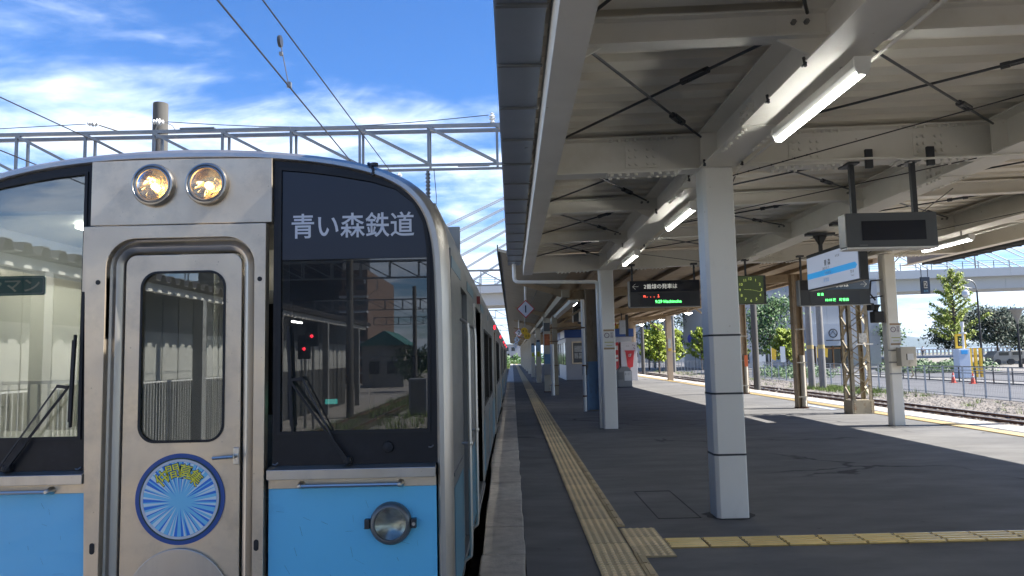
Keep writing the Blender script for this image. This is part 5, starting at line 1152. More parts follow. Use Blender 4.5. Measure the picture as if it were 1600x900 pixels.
# ================================================================== OVERHEAD LINE EQUIPMENT
def gantry(y, label, near=False, xl=-14.5, xr=12.6):
    t = thing('overhead_line_gantry', label, 'gantry', (0, y, 5.5), 'truss gantries spanning the tracks')
    zb, ztp, d = 5.09, 5.90, .34
    for yq in (y, y + d):
        MB().box(xl, xr, yq - .03, yq + .03, ztp - .065, ztp).build('top_chord', galv_m, t)
        MB().box(xl, xr, yq - .025, yq + .025, zb, zb + .045).build('bottom_chord', galv_m, t)
        x = xl; k = 0
        while x < xr - 1.0:
            x2 = x + 1.3
            MB().box(x - .022, x + .022, yq - .022, yq + .022, zb + .045, ztp - .045).build('upright', galv_m, t)
            if yq == y: MB().bar((x, yq - .01, ztp - .06), (x2, yq - .01, zb + .05), .05, .075, (0, 1, 0)).build('diagonal', galv_m, t)
            x = x2; k += 1
    for x_ in (-7.03, 12.3):
        MB().cyl((x_, y + .31 if x_ > 0 else y + .95, -1.0), (x_, y + .31 if x_ > 0 else y + .95, 6.75),   .165, .145, 16).build('concrete_mast', mat('weathered mast concrete', (.10, .095, .085), .9, var=.3, vscale=3, stretch=(1, 1, .2)), t, smooth=True)
    if near:
        for x_, z_ in ((-7.85, 6.06), (-6.62, 6.06), (-.28, 6.0)):
            MB().lathe([(.02, -.12), (.05, -.08), (.02, -.05), (.065, -.02), (.02, .0), (.065, .03), (.02, .06), (.04, .09), (0, .11)], (x_, y, z_), 'z' if x_ > -1 else 'x', 12).build('insulator', paper_m, t, smooth=True)
        MB().tube([(-7.85, y, 6.06), (-7.35, y + .3, 5.93)], .015).tube([(-6.62, y, 6.06), (-6.95, y + .5, 5.95)], .012).tube([(-6.5, y, 6.06), (-6.35, y, 5.98), (-6.3, y, 5.9)], .008).build('insulator_arm', galv_m, t)
        pts = [(-6.45 + (6.1) * i / 12, y, 6.06 - .16 * math.sin(PI * i / 12)) for i in range(13)]
        MB().tube(pts, .008, 5).build('feeder_wire', wire_m, t)
        MB().tube([(-14, y, 6.0), (-11, y, 5.95), (-8.0, y, 6.05)], .008, 5).build('feeder_wire', wire_m, t)
        MB().box(-6.2, -5.55, y - .045, y + .045, 5.905, 5.93).box(-4.7, -4.1, y - .045, y - .036, 5.83, 5.9).box(-.95, -.35, y - .05, y + .05, zb - .012, zb - .001).build('splice_plate', galv_m, t)
    # registration arm carrying the wires of each track
    for x_ in (-1.9, -6.3):
        MB().tube([(x_ + .35, y + .3, zb), (x_ + .35, y + .3, 4.55)], .02).tube([(x_ + .35, y + .3, 4.6), (x_ - .25, y + .3, 4.16)], .012).build('registration_arm', galv_m, t)
        MB().lathe([(.02, -.1), (.06, -.05), (.03, 0), (.06, .05), (.02, .1)], (x_ - .2, y + .3, 4.95), 'z', 10).build('insulator', paper_m, t)
    return t
gantry(14.0, 'nearest galvanised truss gantry with a round concrete mast above the train roof', True)
for y, l in ((38.0, 'second truss gantry seen small beyond the train roof'), (71.0, 'third truss gantry, far along the tracks'), (105.0, 'farthest truss gantry in front of the bridge'), (-26.0, 'first truss gantry behind the viewer, mirrored in the windscreen'), (-48.0, 'second truss gantry behind the viewer'), (-72.0, 'third truss gantry behind the viewer')): gantry(y, l)
def ole(x, label, off=0):
    t = thing('overhead_line', label, 'overhead wire', (x, 14, 4.1), 'overhead wires above the tracks')
    sp = [-95, -72, -48, -26, 14, 38, 71, 105, 150]
    pts = []; cw = []
    for a, b in zip(sp[:-1], sp[1:]):
        for i in range(10):
            q = i / 10; yy = a + (b - a) * q; pts.append((x - .04, yy, 4.95 - 1.6 * q * (1 - q) if not (a == -26) else 4.95 - .40 * math.sin(PI * q)))
        cw.append((x + .06, a, 4.1))
    MB().tube(pts, .0085, 5).build('messenger_wire', wire_m, t); MB().tube(cw + [(x + .06, 150, 4.1)], .0085, 5).build('contact_wire', wire_m, t)
    for yy in (7.05,) if x > -3 else (2.0,):
        zz = 4.56
        MB().cyl((x + .055, yy, 4.1), (x - .035, yy, zz), .005, n=5).build('dropper', wire_m, t)
        MB().lathe([(0, -.018), (.055, -.014), (.058, 0), (.055, .014), (0, .018)], (x - .035, yy, zz), 'x', 16).build('suspension_wheel', dark_m, t)
        MB().box(x + .035, x + .075, yy - .02, yy + .02, 4.10, 4.15).box(x - .04, x - .01, yy - .02, yy + .02, zz - .14, zz - .11).build('clip', galv_m, t)
ole(-2.14, 'overhead contact and messenger wires above the train'); ole(-6.2, 'overhead wires above the next track, at the left edge')

# ================================================================== RIGHT SIDE: fences, poles, street furniture
f1 = thing('trackside_fence', 'grey steel mesh fence along the far side of the gravel', 'fence', (22.5, 60, -1.0))
FY0, FY1 = 10.0, 150.0; yy = FY0
while yy < FY1: MB().box(22.47, 22.53, yy - .03, yy + .03, -1.0, .50).build('post', mat('blue grey galvanised', (.30, .33, .37), .45, .5), f1); yy += 1.75
for z in (.46, .30, -.90): MB().box(22.485, 22.515, FY0, FY1, z, z + .03).build('rail', mat('blue grey galvanised', ()), f1)
ms = MB()
yy = FY0
while yy < FY1: ms.box(22.498, 22.502, yy, yy + .004, -.9, .46); yy += .125
z = -.85
while z < .45: ms.box(22.498, 22.502, FY0, FY1, z, z + .004); z += .2
ms.build('wire_mesh', galv_m, f1, kind='stuff')
f2 = thing('roadside_fence', 'dark brown pedestrian fence beyond the grey mesh fence', 'fence', (31.3, 60, -.9)); yy = 40
while yy < 95: MB().box(31.27, 31.33, yy - .03, yy + .03, -.98, .12).build('post', dark_m, f2); yy += 1.9
for z in (.10, -.35, -.75): MB().box(31.28, 31.32, 40, 95, z, z + .04).build('rail', dark_m, f2)
for i, (x, y, h, l) in enumerate(((19.35, 49.2, 9.5, 'left one of two grey concrete poles behind the departure board'), (19.62, 48.1, 9.5, 'right one of two grey concrete poles behind the departure board'), (20.7, 102, 9, 'left one of two thin grey poles far left of the nearest pillar'), (20.9, 98, 9, 'right one of two thin grey poles far left of the nearest pillar'))):
    t = thing('concrete_pole', l, 'pole', (x, y, -1), 'grey poles beside the tracks')
    MB().cyl((x, y, -1), (x, y, h), .22, .17, 18).build('shaft', conc, t, smooth=True)
    MB().cyl((x, y, 1.55), (x, y, 1.80), .222, n=18).build('yellow_band', mat('ochre label', (.42, .33, .14), .6), t)
def cone(x, y, l):
    t = thing('traffic_cone', l, 'traffic cone', (x, y, -.985), 'orange cones on the road')
    MB().box(x - .19, x + .19, y - .19, y + .19, -.985, -.95).build('base', orange_m, t, bevel=.01)
    MB().lathe([(.15, .03), (.035, .70), (.025, .72), (0, .72)], (x, y, -.985), 'z', 20).build('cone', orange_m, t, smooth=True); MB().lathe([(.109, .25), (.092, .37)], (x, y, -.985), 'z', 20).build('white_sleeve', paper_m, t); MB().lathe([(.083, .43), (.068, .52)], (x, y, -.985), 'z', 20).build('white_sleeve', paper_m, t)
cone(30.35, 52.4, 'left one of the two orange cones, nearer the bush'); cone(30.55, 50.5, 'right one of the two orange cones, in front of the yellow bars')
def lampost(x, y, h, kind, l):
    t = thing('street_lamp', l, 'street lamp', (x, y, -.9), 'lamp posts on the plaza')
    MB().cyl((x, y, -.9), (x, y, h), .13, .09, 12).build('post', rub_m, t, smooth=True); MB().cyl((x, y, -.9), (x, y, -.5), .2, .2, 12).build('base', rub_m, t)
    if kind == 'disc': MB().lathe([(0, .5), (.85, .42), (.9, .36), (.2, .28), (.12, .0)], (x, y, h), 'z', 20).build('disc_head', galv_m, t, smooth=True)
    elif kind == 'flare': MB().lathe([(.1, -.2), (.15, .1), (.55, 1.2), (.8, 1.35), (.8, 1.5), (0, 1.55)], (x, y, h), 'z', 16).build('flared_head', galv_m, t, smooth=True)
    else:
        MB().tube([(x + .9 * math.cos(a_) - .9, y, h + .9 * math.sin(a_) * 1.4) for a_ in [i * .25 for i in range(9)]], .07, 6).tube([(x - 1.4, y, h + .4), (x, y, h + .2)], .05, 6).build('curled_bracket', galv_m, t)
        MB().lathe([(.1, .3), (.35, .1), (.42, -.3), (.2, -.6), (0, -.62)], (x - 1.35, y, h - .2), 'z', 14).build('lantern', mat('white lantern', (.6, .62, .64), .4), t, smooth=True)
lampost(56.0, 95.0, 3.6, 'disc', 'lamp post with a flat disc head, left of the leafy tree')
lampost(54.5, 88.0, 8.0, 'curl', 'tall lamp post with curled white lantern, right of the leafy tree')
lampost(54.9, 82.0, 4.0, 'flare', 'lamp post with a flared white head at the right edge')
lampost(60.0, 250.0, 9.0, 'disc', 'distant lamp post among the trees at the middle left')
kb = thing('service_cabinet', 'pale blue white cabinet with writing beside the yellow bars', 'cabinet', (35.5, 60, -.9))
MB().box(35.1, 36.0, 59.6, 60.4, -.98, 1.3).build('cabinet', mat('cabinet white', (.52, .58, .66), .5), kb, bevel=.03); MB().box(35.3, 35.8, 59.57, 59.599, .9, 1.2).build('lettering_panel', nblue_m, kb)
MB().cyl((35.7, 59.9, 1.3), (35.7, 59.9, 3.1), .08, n=10).cyl((35.7, 59.9, 2.5), (35.7, 59.9, 2.62), .25, n=12).build('mast', paper_m, kb); MB().cyl((35.7, 59.9, 3.1), (35.7, 59.9, 3.45), .13, n=10).build('lamp', paper_m, kb)
yb_ = thing('yellow_barriers', 'yellow folded barrier bars standing beside the pale cabinet', 'barrier', (37, 60, -.9))
for x_ in (36.35, 36.75, 37.15): MB().box(x_, x_ + .16, 60.2, 60.4, -.95, 1.35).build('bar', yel_m, yb_)
MB().ring([(35.45, 1.35), (36.3, 1.35), (36.3, 2.5), (35.45, 2.5)], [(35.62, 1.52), (36.13, 1.52), (36.13, 2.33), (35.62, 2.33)], 60.5, 60.6).build('yellow_frame', yel_m, yb_)
for i, (x, y) in enumerate(((46, 93), (49, 95), (52.5, 97), (57, 98), (62, 99), (66, 96))):
    t = thing('parked_machine', ['off white van nearest the pale cabinet', 'second off white van, behind the tall lamp post', 'third off white van, behind the pines', 'fourth off white van, half hidden by the flared lamp', 'fifth off white van behind the broad pine', 'farthest right off white van'][i], 'vehicle', (x + 14, y, -.88), 'vehicles parked behind the pines')
    mm = mat('off white vehicle', (.24, .235, .21), .5)
    MB().prism([(x + 13, -.4), (x + 13, .3), (x + 13.5, .85), (x + 15.2, .85), (x + 15.2, -.4)], 'y', y, y + 1.8).build('body', mm, t, bevel=.08); MB().box(x + 13.7, x + 14.9, y - .02, y - .001, .3, .7).build('window', winb_m, t)
    for x_ in (x + 13.5, x + 15.0): MB().lathe([(0, -.1), (.36, -.1), (.36, .1), (0, .1)], (x_, y, -.5), 'y', 14).build('wheel', rub_m, t)
# noticeable road signs in the middle distance
rs = thing('round_road_sign', 'round violet blue road sign among the trees left of the nearest pillar', 'sign', (28.5, 118, -1))
MB().cyl((28.5, 118, -1), (28.5, 118, 4.2), .06, n=8).build('post', galv_m, rs); MB().lathe([(0, -.03), (.85, -.03), (.85, .03), (0, .03)], (28.2, 117.9, 3.6), 'y', 24).build('plate', mat('violet blue', (.10, .09, .35), .5), rs)
ws = thing('white_notice_post', 'narrow white notice on a post in front of the grey building', 'sign', (27.9, 78, -1))
MB().box(27.6, 28.1, 78, 78.06, .3, 1.9).build('plate', paper_m, ws); MB().cyl((27.85, 78.1, -1), (27.85, 78.1, 1.9), .05, n=8).build('post', galv_m, ws)
for i, (x, y) in enumerate(((24.6, 72), (30.5, 76), (37, 90))):
    t = thing('yellow_banner', ['yellow banner on a pole left of the white notice', 'yellow banner on a pole below the yellow green tree', 'yellow banner near the building door'][i], 'banner', (x, y, -1), 'yellow banners along the road')
    MB().cyl((x, y, -1), (x, y, 1.9), .03, n=6).build('pole', paper_m, t); MB().prism([(x + .03, 1.8), (x + .5, 1.55), (x + .42, .55), (x + .03, .7)], 'y', y - .01, y + .01).build('cloth', yel_m, t)

# ---- buildings
gb_ = thing('grey_building', 'large pale grey clad building with a timber framed entrance behind the lattice column', 'building', (40, 105, -.9))
BX = 29.5
while BX < 51.0: MB().box(BX, BX + 1.78, 105, 105.2, 3.2, 11.2).build('wall_panel', bwall_m, gb_); BX += 1.8
MB().box(29.5, 51.1, 105.1, 130, -1, 11.0).build('wall', bwall_m, gb_); MB().box(29.3, 51.3, 104.9, 130.2, 11.2, 11.6).build('parapet', brid_m, gb_)
MB().box(29.5, 41.2, 104.98, 105.15, -1, 3.19).build('lower_wall', mat('lower grey wall', (.34, .35, .37), .8, var=.05), gb_); MB().box(46.6, 51.1, 104.98, 105.15, -1, 3.19).build('lower_wall', mat('lower grey wall', ()), gb_)
MB().box(41.2, 46.6, 103.6, 105.2, 2.0, 5.0).build('entrance_canopy', brid_m, gb_)
MB().box(41.4, 46.4, 104.9, 105.09, -1, 2.0).build('entrance_glazing', winb_m, gb_)
for x_ in (41.9, 43.1, 44.3, 45.5): MB().box(x_, x_ + .14, 104.7, 104.89, -1, 1.9).build('door_frame', wood_m, gb_)
MB().box(41.9, 45.64, 104.7, 104.89, 1.55, 1.75).build('door_head', wood_m, gb_)
MB().ring([(44.0 + .62 * math.cos(i * PI / 9), 3.7 + .62 * math.sin(i * PI / 9)) for i in range(18)], [(44.0 + .50 * math.cos(i * PI / 9), 3.7 + .50 * math.sin(i * PI / 9)) for i in range(18)], 103.55, 103.59).bar((43.6, 103.57, 3.5), (44.1, 103.57, 4.1), .03, .14, (0, 1, 0)).bar((44.4, 103.57, 3.4), (44.0, 103.57, 3.95), .03, .14, (0, 1, 0)).build('emblem', ink_m, gb_)
MB().box(43.0, 45.0, 103.56, 103.59, 2.68, 2.8).build('name_line', ink_m, gb_)
for x_ in (31.2, 33.8): MB().box(x_, x_ + 1.6, 104.9, 104.97, -.2, 1.6).build('window', winb_m, gb_); MB().box(x_ + .2, x_ + 1.2, 104.8, 104.89, -.9, 1.0).build('door', paper_m, gb_)
for i, (x, y, w_, d, h, m) in enumerate(((15.5, 190, 9, 12, 7.0, paper_m), (27, 210, 14, 12, 9.0, bwall_m), (38.0, 195, 12, 10, 6.5, booth_m), (-9, 240, 12, 12, 5, bwall_m), (52, 140, 8, 12, 5.5, paper_m))):
    t = thing('town_building', ['low white town building far beyond the trees', 'grey town building far behind the trees left of the nearest pillar', 'pale town building beside the far trees', 'low grey building beyond the end of the tracks', 'small white building right of the large grey one'][i], 'building', (x, y, -1), 'town buildings in the distance')
    MB().box(x, x + w_, y, y + d, -1, h).build('wall', m, t); MB().box(x - .2, x + w_ + .2, y - .2, y + d + .2, h, h + .35).build('roof', conc, t)
    z = .6
    while z < h - 1.5:
        x_ = x + .8
        while x_ < x + w_ - 1.4: MB().box(x_, x_ + 1.1, y - .05, y - .001, z, z + 1.2).build('window', winb_m, t); x_ += 2.0
        z += 2.6

# ---- cable stayed road bridge crossing behind everything
bg_ = thing('cable_stayed_bridge', 'pale cable stayed road bridge crossing above the tracks in the distance', 'bridge', (30, 120, -1))
def bz(x): return 9.8 + .012 * (x - 0)
def bseg(x0, x1, zlo, zhi, y0, y1, nm, m): MB().add([(x, y, z) for x, zl, zh in ((x0, bz(x0) + zlo, bz(x0) + zhi), (x1, bz(x1) + zlo, bz(x1) + zhi)) for y in (y0, y1) for z in (zl, zh)], [(0, 1, 3, 2), (4, 6, 7, 5), (0, 4, 5, 1), (2, 3, 7, 6), (1, 5, 7, 3), (0, 2, 6, 4)]).build(nm, m, bg_)
x = -60
while x < 150: bseg(x, x + 9.97, 0, 2.0, 121.5, 130, 'deck_box', bridb_m); bseg(x, x + 9.97, 1.9, 3.25, 120, 131.5, 'deck_edge', brid_m); x += 10
x = -60
while x < 150:
    MB().box(x - .05, x + .05, 120.2, 120.3, bz(x) + 3.25, bz(x) + 4.4).build('railing_post', galv_m, bg_); x += 2.5
for z in (3.7, 4.05, 4.4): bseg(-60, 150, z - .03, z + .03, 120.2, 120.26, 'railing', galv_m)
for s_ in (-1, 1):
    MB().add([(33.5 + s_ * 0 + a, 125.7 + s_ * b, z) for z, b, w_ in ((-1, 4.5, 1.7), (44, .9, 1.0)) for a in (-w_, w_) for b in (b - w_ * .7, b + w_ * .7)], [(0, 1, 3, 2), (4, 6, 7, 5), (0, 4, 5, 1), (2, 3, 7, 6), (1, 5, 7, 3), (0, 2, 6, 4)]).build('pylon_leg', brid_m, bg_)
for k in range(1, 13):
    for s_ in (-1, 1):
        for q in (-.45, .45):
            xe = 33.5 + s_ * (6 + k * 5.2); MB().cyl((33.5 + s_ * 1.2, 125.7 + q, 43.5 - (12 - k) * 1.1), (xe, 125.7 + q * 2, bz(xe) + 3.0), .11, n=6).build('stay_cable', brid_m, bg_)
for x_ in (54, 75, 92): MB().cyl((x_, 121, bz(x_) + 3), (x_, 121, bz(x_) + 12), .12, .07, 8).build('bridge_lamp_post', galv_m, bg_)
for x_ in (-40, 100, 140): MB().box(x_ - 1.2, x_ + 1.2, 122.5, 129, -1.2, bz(x_)).build('pier', brid_m, bg_)

# ---- far things
mt = MB(); pr = [(1800, 0), (2300, 15), (2700, 40), (2950, 95), (3200, 135), (3380, 150), (3500, 136), (3650, 100), (3820, 60), (4100, 20), (6800, 5)]
nx = len(pr); 
for j, (dy, k) in enumerate(((0, 0), (350, .55), (800, 1.0), (1500, .6), (2500, 0))):
    for i, (x, h) in enumerate(pr): mt.v.append((x + (random.uniform(-60, 60)), 7000 + dy - .25 * x, -1.3 + h * k * (1 + random.uniform(-.05, .05))))
for j in range(4):
    for i in range(nx - 1): mt.f.append((j * nx + i, j * nx + i + 1, (j + 1) * nx + i + 1, (j + 1) * nx + i))
mt.build('mountain', mount_m, kind='structure', smooth=True)
bal = thing('balustrade', 'pale balustrade along the raised plaza with a flight of steps', 'balustrade', (75, 140, 0))
for a, b, y in ((58, 80, 136.0), (80.4, 120, 136)):
    MB().box(a, b, y, y + .3, 1.0, 1.25).build('coping', brid_m, bal); MB().box(a, b, y, y + .3, 0, .12).build('plinth', brid_m, bal)
    x_ = a
    while x_ < b: MB().box(x_, x_ + .22, y + .04, y + .26, .12, 1.0).build('baluster', brid_m, bal); x_ += .7
    MB().box(b - .3, b + .3, y - .1, y + .4, 0, 1.7).build('pillar', brid_m, bal)
for k in range(12):
    MB().box(79.2 + k * .55, 79.7 + k * .55, 100 + 0, 104, -.88, 0.9 - k * .14).build('baluster', brid_m, bal)
MB().box(60, 110, 131, 133, -1, .02).build('plaza_kerb', brid_m, bal)
# a passer-by far away on the raised plaza
ps = thing('person', 'distant person in a pale shirt and dark trousers walking on the raised plaza', 'person', (72.6, 134, 0))
def skinned(name, verts, edges, radii, m, par):
    me = bpy.data.meshes.new(name); off = root_of(par).location
    me.from_pydata([(x - off[0], y - off[1], z - off[2]) for x, y, z in verts], edges, []); me.materials.append(m)
    o = bpy.data.objects.new(name, me); COL.objects.link(o); o.parent = par
    o.modifiers.new('skin', 'SKIN'); sv = me.skin_vertices[0].data if me.skin_vertices else None
    if sv is None:
        bpy.context.view_layer.objects.active = o; bpy.ops.object.mode_set(mode='EDIT'); bpy.ops.object.mode_set(mode='OBJECT'); sv = me.skin_vertices[0].data if me.skin_vertices else None
    if sv:
        for i, r in enumerate(radii): sv[i].radius = (r, r)
        sv[0].use_root = True
    s_ = o.modifiers.new('sub', 'SUBSURF'); s_.levels = 1; s_.render_levels = 1; return o
X, Y = 72.6, 134
skinned('body', [(X, Y, .95), (X, Y, 1.15), (X, Y, 1.40), (X, Y, 1.52), (X, Y - .01, 1.62), (X, Y, 1.74), (X - .19, Y, 1.40), (X - .27, Y, 1.12), (X - .24, Y - .12, .88), (X - .24, Y - .16, .78), (X + .19, Y, 1.40), (X + .27, Y + .03, 1.12), (X + .25, Y - .05, .88), (X + .25, Y - .08, .78)],
        [(0, 1), (1, 2), (2, 3), (3, 4), (4, 5), (2, 6), (6, 7), (7, 8), (8, 9), (2, 10), (10, 11), (11, 12), (12, 13)], [.14, .13, .15, .06, .10, .08, .06, .05, .035, .04, .06, .05, .035, .04], skin_m, ps)
skinned('shirt', [(X, Y, .98), (X, Y, 1.2), (X, Y, 1.42), (X - .2, Y, 1.41), (X - .26, Y, 1.18), (X + .2, Y, 1.41), (X + .26, Y + .02, 1.18)], [(0, 1), (1, 2), (2, 3), (3, 4), (2, 5), (5, 6)], [.17, .16, .17, .085, .07, .085, .07], shirt_m, ps)
skinned('trousers', [(X, Y, .96), (X - .1, Y, .88), (X - .12, Y - .12, .48), (X - .13, Y - .05, .08), (X - .13, Y - .16, .05), (X + .1, Y, .88), (X + .11, Y + .1, .48), (X + .12, Y + .25, .1), (X + .12, Y + .15, .05)], [(0, 1), (1, 2), (2, 3), (3, 4), (0, 5), (5, 6), (6, 7), (7, 8)], [.15, .11, .08, .06, .05, .11, .08, .06, .05], trou_m, ps)

# ---- trees
def tree(x, y, zg, h, w_, kind, label, group, seed, n=2600, leaf=.17):
    random.seed(seed)
    t = thing('tree', label, 'tree', (x, y, zg), group)
    tk = MB().cyl((x, y, zg), (x, y, zg + h * .45), h * .018, h * .012, 8).cyl((x, y, zg + h * .45), (x, y, zg + h * .93), h * .012, .02, 8)
    lf = MB(); tips = []
    nb = int(34 if kind != 'pine' else 40)
    for i in range(nb):
        q = .22 + .74 * (i / nb) if kind == 'ginkgo' else .28 + .66 * random.random() ** .8
        if kind == 'ginkgo': r = w_ * (.16 + .84 * (1 - q) ** .75) * random.uniform(.6, 1.12); rise = r * .65
        elif kind == 'round': r = w_ * math.sqrt(max(.03, 1 - ((q - .62) / .40) ** 2)) * random.uniform(.5, 1.08); rise = r * .35
        else: r = w_ * math.sqrt(max(.03, 1 - ((q - .60) / .42) ** 2)) * random.uniform(.65, 1.12); rise = r * .12
        a_ = i * 2.4 + random.uniform(-.5, .5); z0 = zg + h * q * .88
        b0 = Vector((x, y, z0)); b1 = Vector((x + r * math.cos(a_), y + r * math.sin(a_), min(z0 + rise, zg + h)))
        tk.cyl(b0, b1, h * .0055, h * .002, 5); tips.append((b0, b1, r))
    tk.build('trunk', bark_m, t)
    per = n // len(tips)
    for b0, b1, r in tips:
        for j in range(per):
            u = random.uniform(.22, 1.06) if kind == 'ginkgo' else random.uniform(.35, 1.08)
            sp = (.10 + .10 * h * .055) if kind == 'ginkgo' else w_ * .20
            if kind == 'pine': sp = w_ * .17
            c = b0.lerp(b1, u) + Vector((random.gauss(0, sp), random.gauss(0, sp), random.gauss(0, sp * (.75 if kind != 'pine' else .45))))
            s_ = leaf * random.uniform(.6, 1.3); n1_ = Vector((random.gauss(0, 1), random.gauss(0, 1), random.gauss(0, 1))).normalized(); n2_ = n1_.orthogonal().normalized(); 
            lf.add([c - n2_ * s_, c + n1_ * s_ * .5, c + n2_ * s_, c - n1_ * s_ * .5], [(0, 1, 2, 3)])
    lf.build('crown', {'ginkgo': ginkgo_m, 'round': green_m, 'pine': pine_m, 'mix': mixl_m}[kind if kind != 'round' else 'round'], t)
    return t
GT = 'street trees beyond the tracks'
t = tree(54.5, 93.0, -.9, 13.4, 3.9, 'ginkgo', 'tall yellow green ginkgo with bare looking top branches, right of the pale pillar', GT, 3, 6500, .17)
tree(30.0, 88.0, -.9, 9.2, 3.2, 'round', 'mid green tree in front of the grey building', GT, 4, 4200, .2)
tree(29.0, 80.0, -.9, 5.2, 2.5, 'ginkgo', 'bright yellow green tree in front of the grey building, right of the mid green one', GT, 5, 4200, .17)
tree(25.4, 86.0, -.9, 6.6, 1.9, 'ginkgo', 'yellow green tree just right of the nearest pillar', GT, 6, 2400, .17)
for i, (x, y, h, w_, k) in enumerate(((22.3, 104, 6.4, 2.2, 'ginkgo'), (26.2, 105, 6.6, 2.5, 'ginkgo'), (24.0, 128, 13.5, 4.2, 'round'), (30.3, 130, 14, 4.4, 'round'), (17.8, 92, 6.8, 1.7, 'ginkgo'), (20.2, 112, 6.6, 2.1, 'mix'))):
    tree(x, y, -.95, h, w_, 'ginkgo' if k == 'mix' else k, ['yellow green tree right of the pale brown post', 'spreading yellow green tree left of the nearest pillar', 'taller dark green tree behind the yellow green ones', 'tall green tree partly behind the nearest pillar', 'narrow yellow green tree right of the white cup panel', 'small turning tree between two pale posts'][i], GT, 20 + i, 2600 if k != 'round' else 3600, .2)
for i, (x, y, h, w_) in enumerate(((61.5, 96, 8.2, 3.8), (67.5, 101, 7.4, 4.4), (62.3, 106, 8.4, 3.6), (73.5, 104, 7.4, 4.6))):
    tree(x, y, -.9, h, w_, 'pine', ['dark pine just right of the tall lamp post', 'broad dark pine at the right edge', 'dark pine behind the leafy ginkgo', 'dark pine beyond the flared lamp'][i], 'dark pines on the plaza', 40 + i, 5200, .22)
tree(52.6, 106, -.9, 6.8, 2.2, 'round', 'small green tree hidden behind the pale right hand pillar', GT, 60, 2000, .2)
def shrub(x0, x1, y0, y1, zg, h, n, name, label, m=green_m, s0=.12):
    b = MB()
    for i in range(n):
        x, y = random.uniform(x0, x1), random.uniform(y0, y1); z = zg + h * random.random() ** .7 * (.6 + .4 * math.sin(x * 1.7) * math.cos(y * 1.3)); s_ = s0 * random.uniform(.6, 1.4)
        n1_ = Vector((random.gauss(0, 1), random.gauss(0, 1), random.gauss(0, 1))).normalized(); n2_ = n1_.orthogonal().normalized(); c = Vector((x, y, z))
        b.add([c - n2_ * s_, c + n1_ * s_ * .6, c + n2_ * s_, c - n1_ * s_ * .6], [(0, 1, 2, 3)])
    o = b.build(name, m); o['kind'] = 'stuff'; return o
shrub(38, 46.5, 72, 80, -.95, 1.3, 5000, 'hedge', '')
shrub(24.0, 28.5, 66, 76, -.98, 1.2, 2500, 'hedge', '')
shrub(-14, 12, 158, 172, -1.0, 3.2, 6000, 'far_bushes', '', s0=.3)
shrub(40, 75, 150, 160, -1.0, 2.5, 4000, 'far_bushes', '', s0=.3)
random.seed(99)

# ================================================================== BEHIND THE VIEWER: what the train's glass mirrors
wb = thing('opposite_station_building', 'pale corrugated station building across the tracks, mirrored in the left train window', 'building', (-9.6, -16, -1))
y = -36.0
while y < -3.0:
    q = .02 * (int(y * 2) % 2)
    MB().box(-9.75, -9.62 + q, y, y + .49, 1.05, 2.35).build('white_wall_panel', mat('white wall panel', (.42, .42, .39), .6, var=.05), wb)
    MB().box(-9.75, -9.62 + q, y, y + .49, 2.352, 3.4).build('shaded_wall_panel', mat('wall panel in painted shade', (.10, .105, .11), .6, var=.05), wb)  # canopy shade above the sunlit white band, put into the panel colour
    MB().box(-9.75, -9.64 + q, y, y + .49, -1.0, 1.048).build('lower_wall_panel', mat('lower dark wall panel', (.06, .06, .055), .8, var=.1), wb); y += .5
y = -20.0
while y < -3.0: MB().box(-9.35, -9.33, y, y + .02, -1, 1.0).build('railing_bar', paper_m, wb); y += .16
MB().box(-9.36, -9.32, -20, -3, 1.0, 1.04).build('railing_top', paper_m, wb)
MB().box(-14, -9.76, -36, -3, -1, 3.9).build('wall', conc, wb)
y = -36.2
fo_ = MB().prism([(0, 3.40), (.20, 3.40), (.26, 3.56), (.44, 3.56), (.5, 3.40), (.5, 3.42), (.44, 3.58), (.26, 3.58), (.20, 3.42), (0, 3.42)], 'x', -14, -8.15)
dk_ = mat('dark weathered roof sheet', (.16, .15, .14), .6, var=.1)
while y < -2.8: m_ = MB(); m_.v = [(a_, b_ + y, c_) for a_, b_, c_ in fo_.v]; m_.f = list(fo_.f); m_.build('roof_fold', dk_, wb); y += .5
MB().box(-8.6, -8.45, -36, -3, 3.2, 3.39).build('eaves_beam', beam_m, wb)
for y in (-34, -27, -20, -13, -6): MB().box(-8.65, -8.4, y, y + .25, -1, 3.2).build('post', mat('grey post paint', (.25, .25, .24), .6), wb)
for y in (-24, -17, -10): MB().box(-8.9, -8.8, y, y + 1.3, 3.05, 3.12).build('tube_lamp', glow_m, wb)
ap = thing('apartment_block', 'brick red apartment block with white balconies, mirrored in the windscreen', 'building', (-17, -72, -1))
MB().box(-17.9, -15.2, -90, -72, -1, 11).build('wall', brick_m, ap)
for z in range(0, 11, 1):
    if z % 2: continue
    MB().box(-18.0, -15.1, -72, -71, z * .8, z * .8 + .2).build('balcony_slab', brid_m, ap); MB().box(-18.0, -15.1, -71.05, -71, z * .8 + .2, z * .8 + .75).build('balcony_rail', brick_m, ap)
    for x_ in (-17.6, -16.4): MB().box(x_, x_ + .9, -71.99, -71.9, z * .8 + .25, z * .8 + 1.35).build('window', winb_m, ap)
db_ = thing('dark_station_block', 'dark tall station block behind the viewer, mirrored in the left of the windscreen', 'building', (-24, -74, -1)); MB().box(-34, -18.3, -90, -74, -1, 15).build('wall', mat('dark block wall', (.05, .055, .065), .7), db_); MB().box(-34.2, -18.1, -90, -73.8, 15, 15.5).build('roof', dark_m, db_)
hs = thing('teal_roofed_house', 'cream house with a teal gabled roof, mirrored in the windscreen', 'building', (-11, -60, -1))
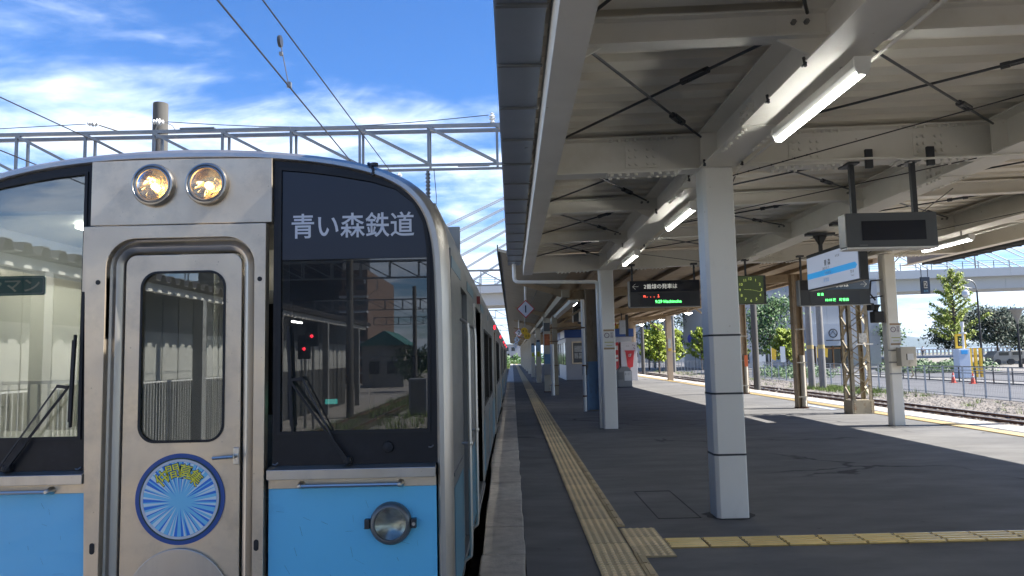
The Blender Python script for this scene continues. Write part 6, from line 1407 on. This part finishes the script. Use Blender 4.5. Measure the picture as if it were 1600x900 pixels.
MB().box(-13.2, -9.6, -66, -59, -1, 2.7).build('wall', mat('house wall', (.25, .24, .22), .7), hs); MB().prism([(-13.6, 2.7), (-9.2, 2.7), (-11.2, 4.0)], 'y', -66.5, -58.6).build('roof', teal_m, hs)
for x_ in (-12.6, -11.0): MB().box(x_, x_ + .9, -58.99, -58.9, .2, 1.3).build('window', winb_m, hs)
sg = thing('railway_signal', 'small black railway signal with a red light, mirrored in the windscreen', 'signal', (-7.3, -20, -1))
MB().cyl((-7.3, -20, -1), (-7.3, -20, 2.4), .05, n=10).build('post', galv_m, sg); MB().box(-7.55, -7.05, -19.9, -19.8, 2.0, 2.9).build('head', rub_m, sg, bevel=.05)
MB().lathe([(0, .03), (.045, .02), (.06, 0)], (-7.3, -19.79, 2.38), 'y', 16).build('red_light', mat('lit red signal', (1, .1, .1), .4, emit=(1, .02, .05), es=2.5), sg)
sg2 = dup(sg, (-7.75, -20.6, -1.45), 'second small red signal, mirrored lower and farther left in the windscreen', 'signals mirrored in the windscreen'); sg['group'] = 'signals mirrored in the windscreen'
rc = thing('relay_cabinet', 'grey relay cabinet beside the tracks behind the viewer', 'cabinet', (-4.2, -26, -1)); MB().box(-4.6, -3.8, -26.4, -25.8, -1, .6).build('case', bwall_m, rc, bevel=.03); MB().box(-4.5, -3.9, -25.79, -25.76, -.8, .5).build('door', galv_m, rc)
tree(-3.2, -66, -1, 7, 2.6, 'round', 'green tree behind the viewer beside the tracks', 'trees behind the viewer', 70, 2600, .2)
tree(-7.5, -50, -1, 3.4, 1.6, 'round', 'small green tree behind the viewer', 'trees behind the viewer', 71, 1500, .15)

# air between here and the mountain
hz_ = MB().box(-3200, 7100, -130, 9100, -2.6, 220).build('haze', mat('haze air', (1, 1, 1)), kind='stuff')
hm = MATS['haze air']; hm.node_tree.nodes.clear(); hv = hm.node_tree.nodes.new('ShaderNodeVolumePrincipled'); hv.inputs['Color'].default_value = (.74, .85, 1, 1); hv.inputs['Density'].default_value = .00005
ho = hm.node_tree.nodes.new('ShaderNodeOutputMaterial'); hm.node_tree.links.new(hv.outputs[0], ho.inputs['Volume'])
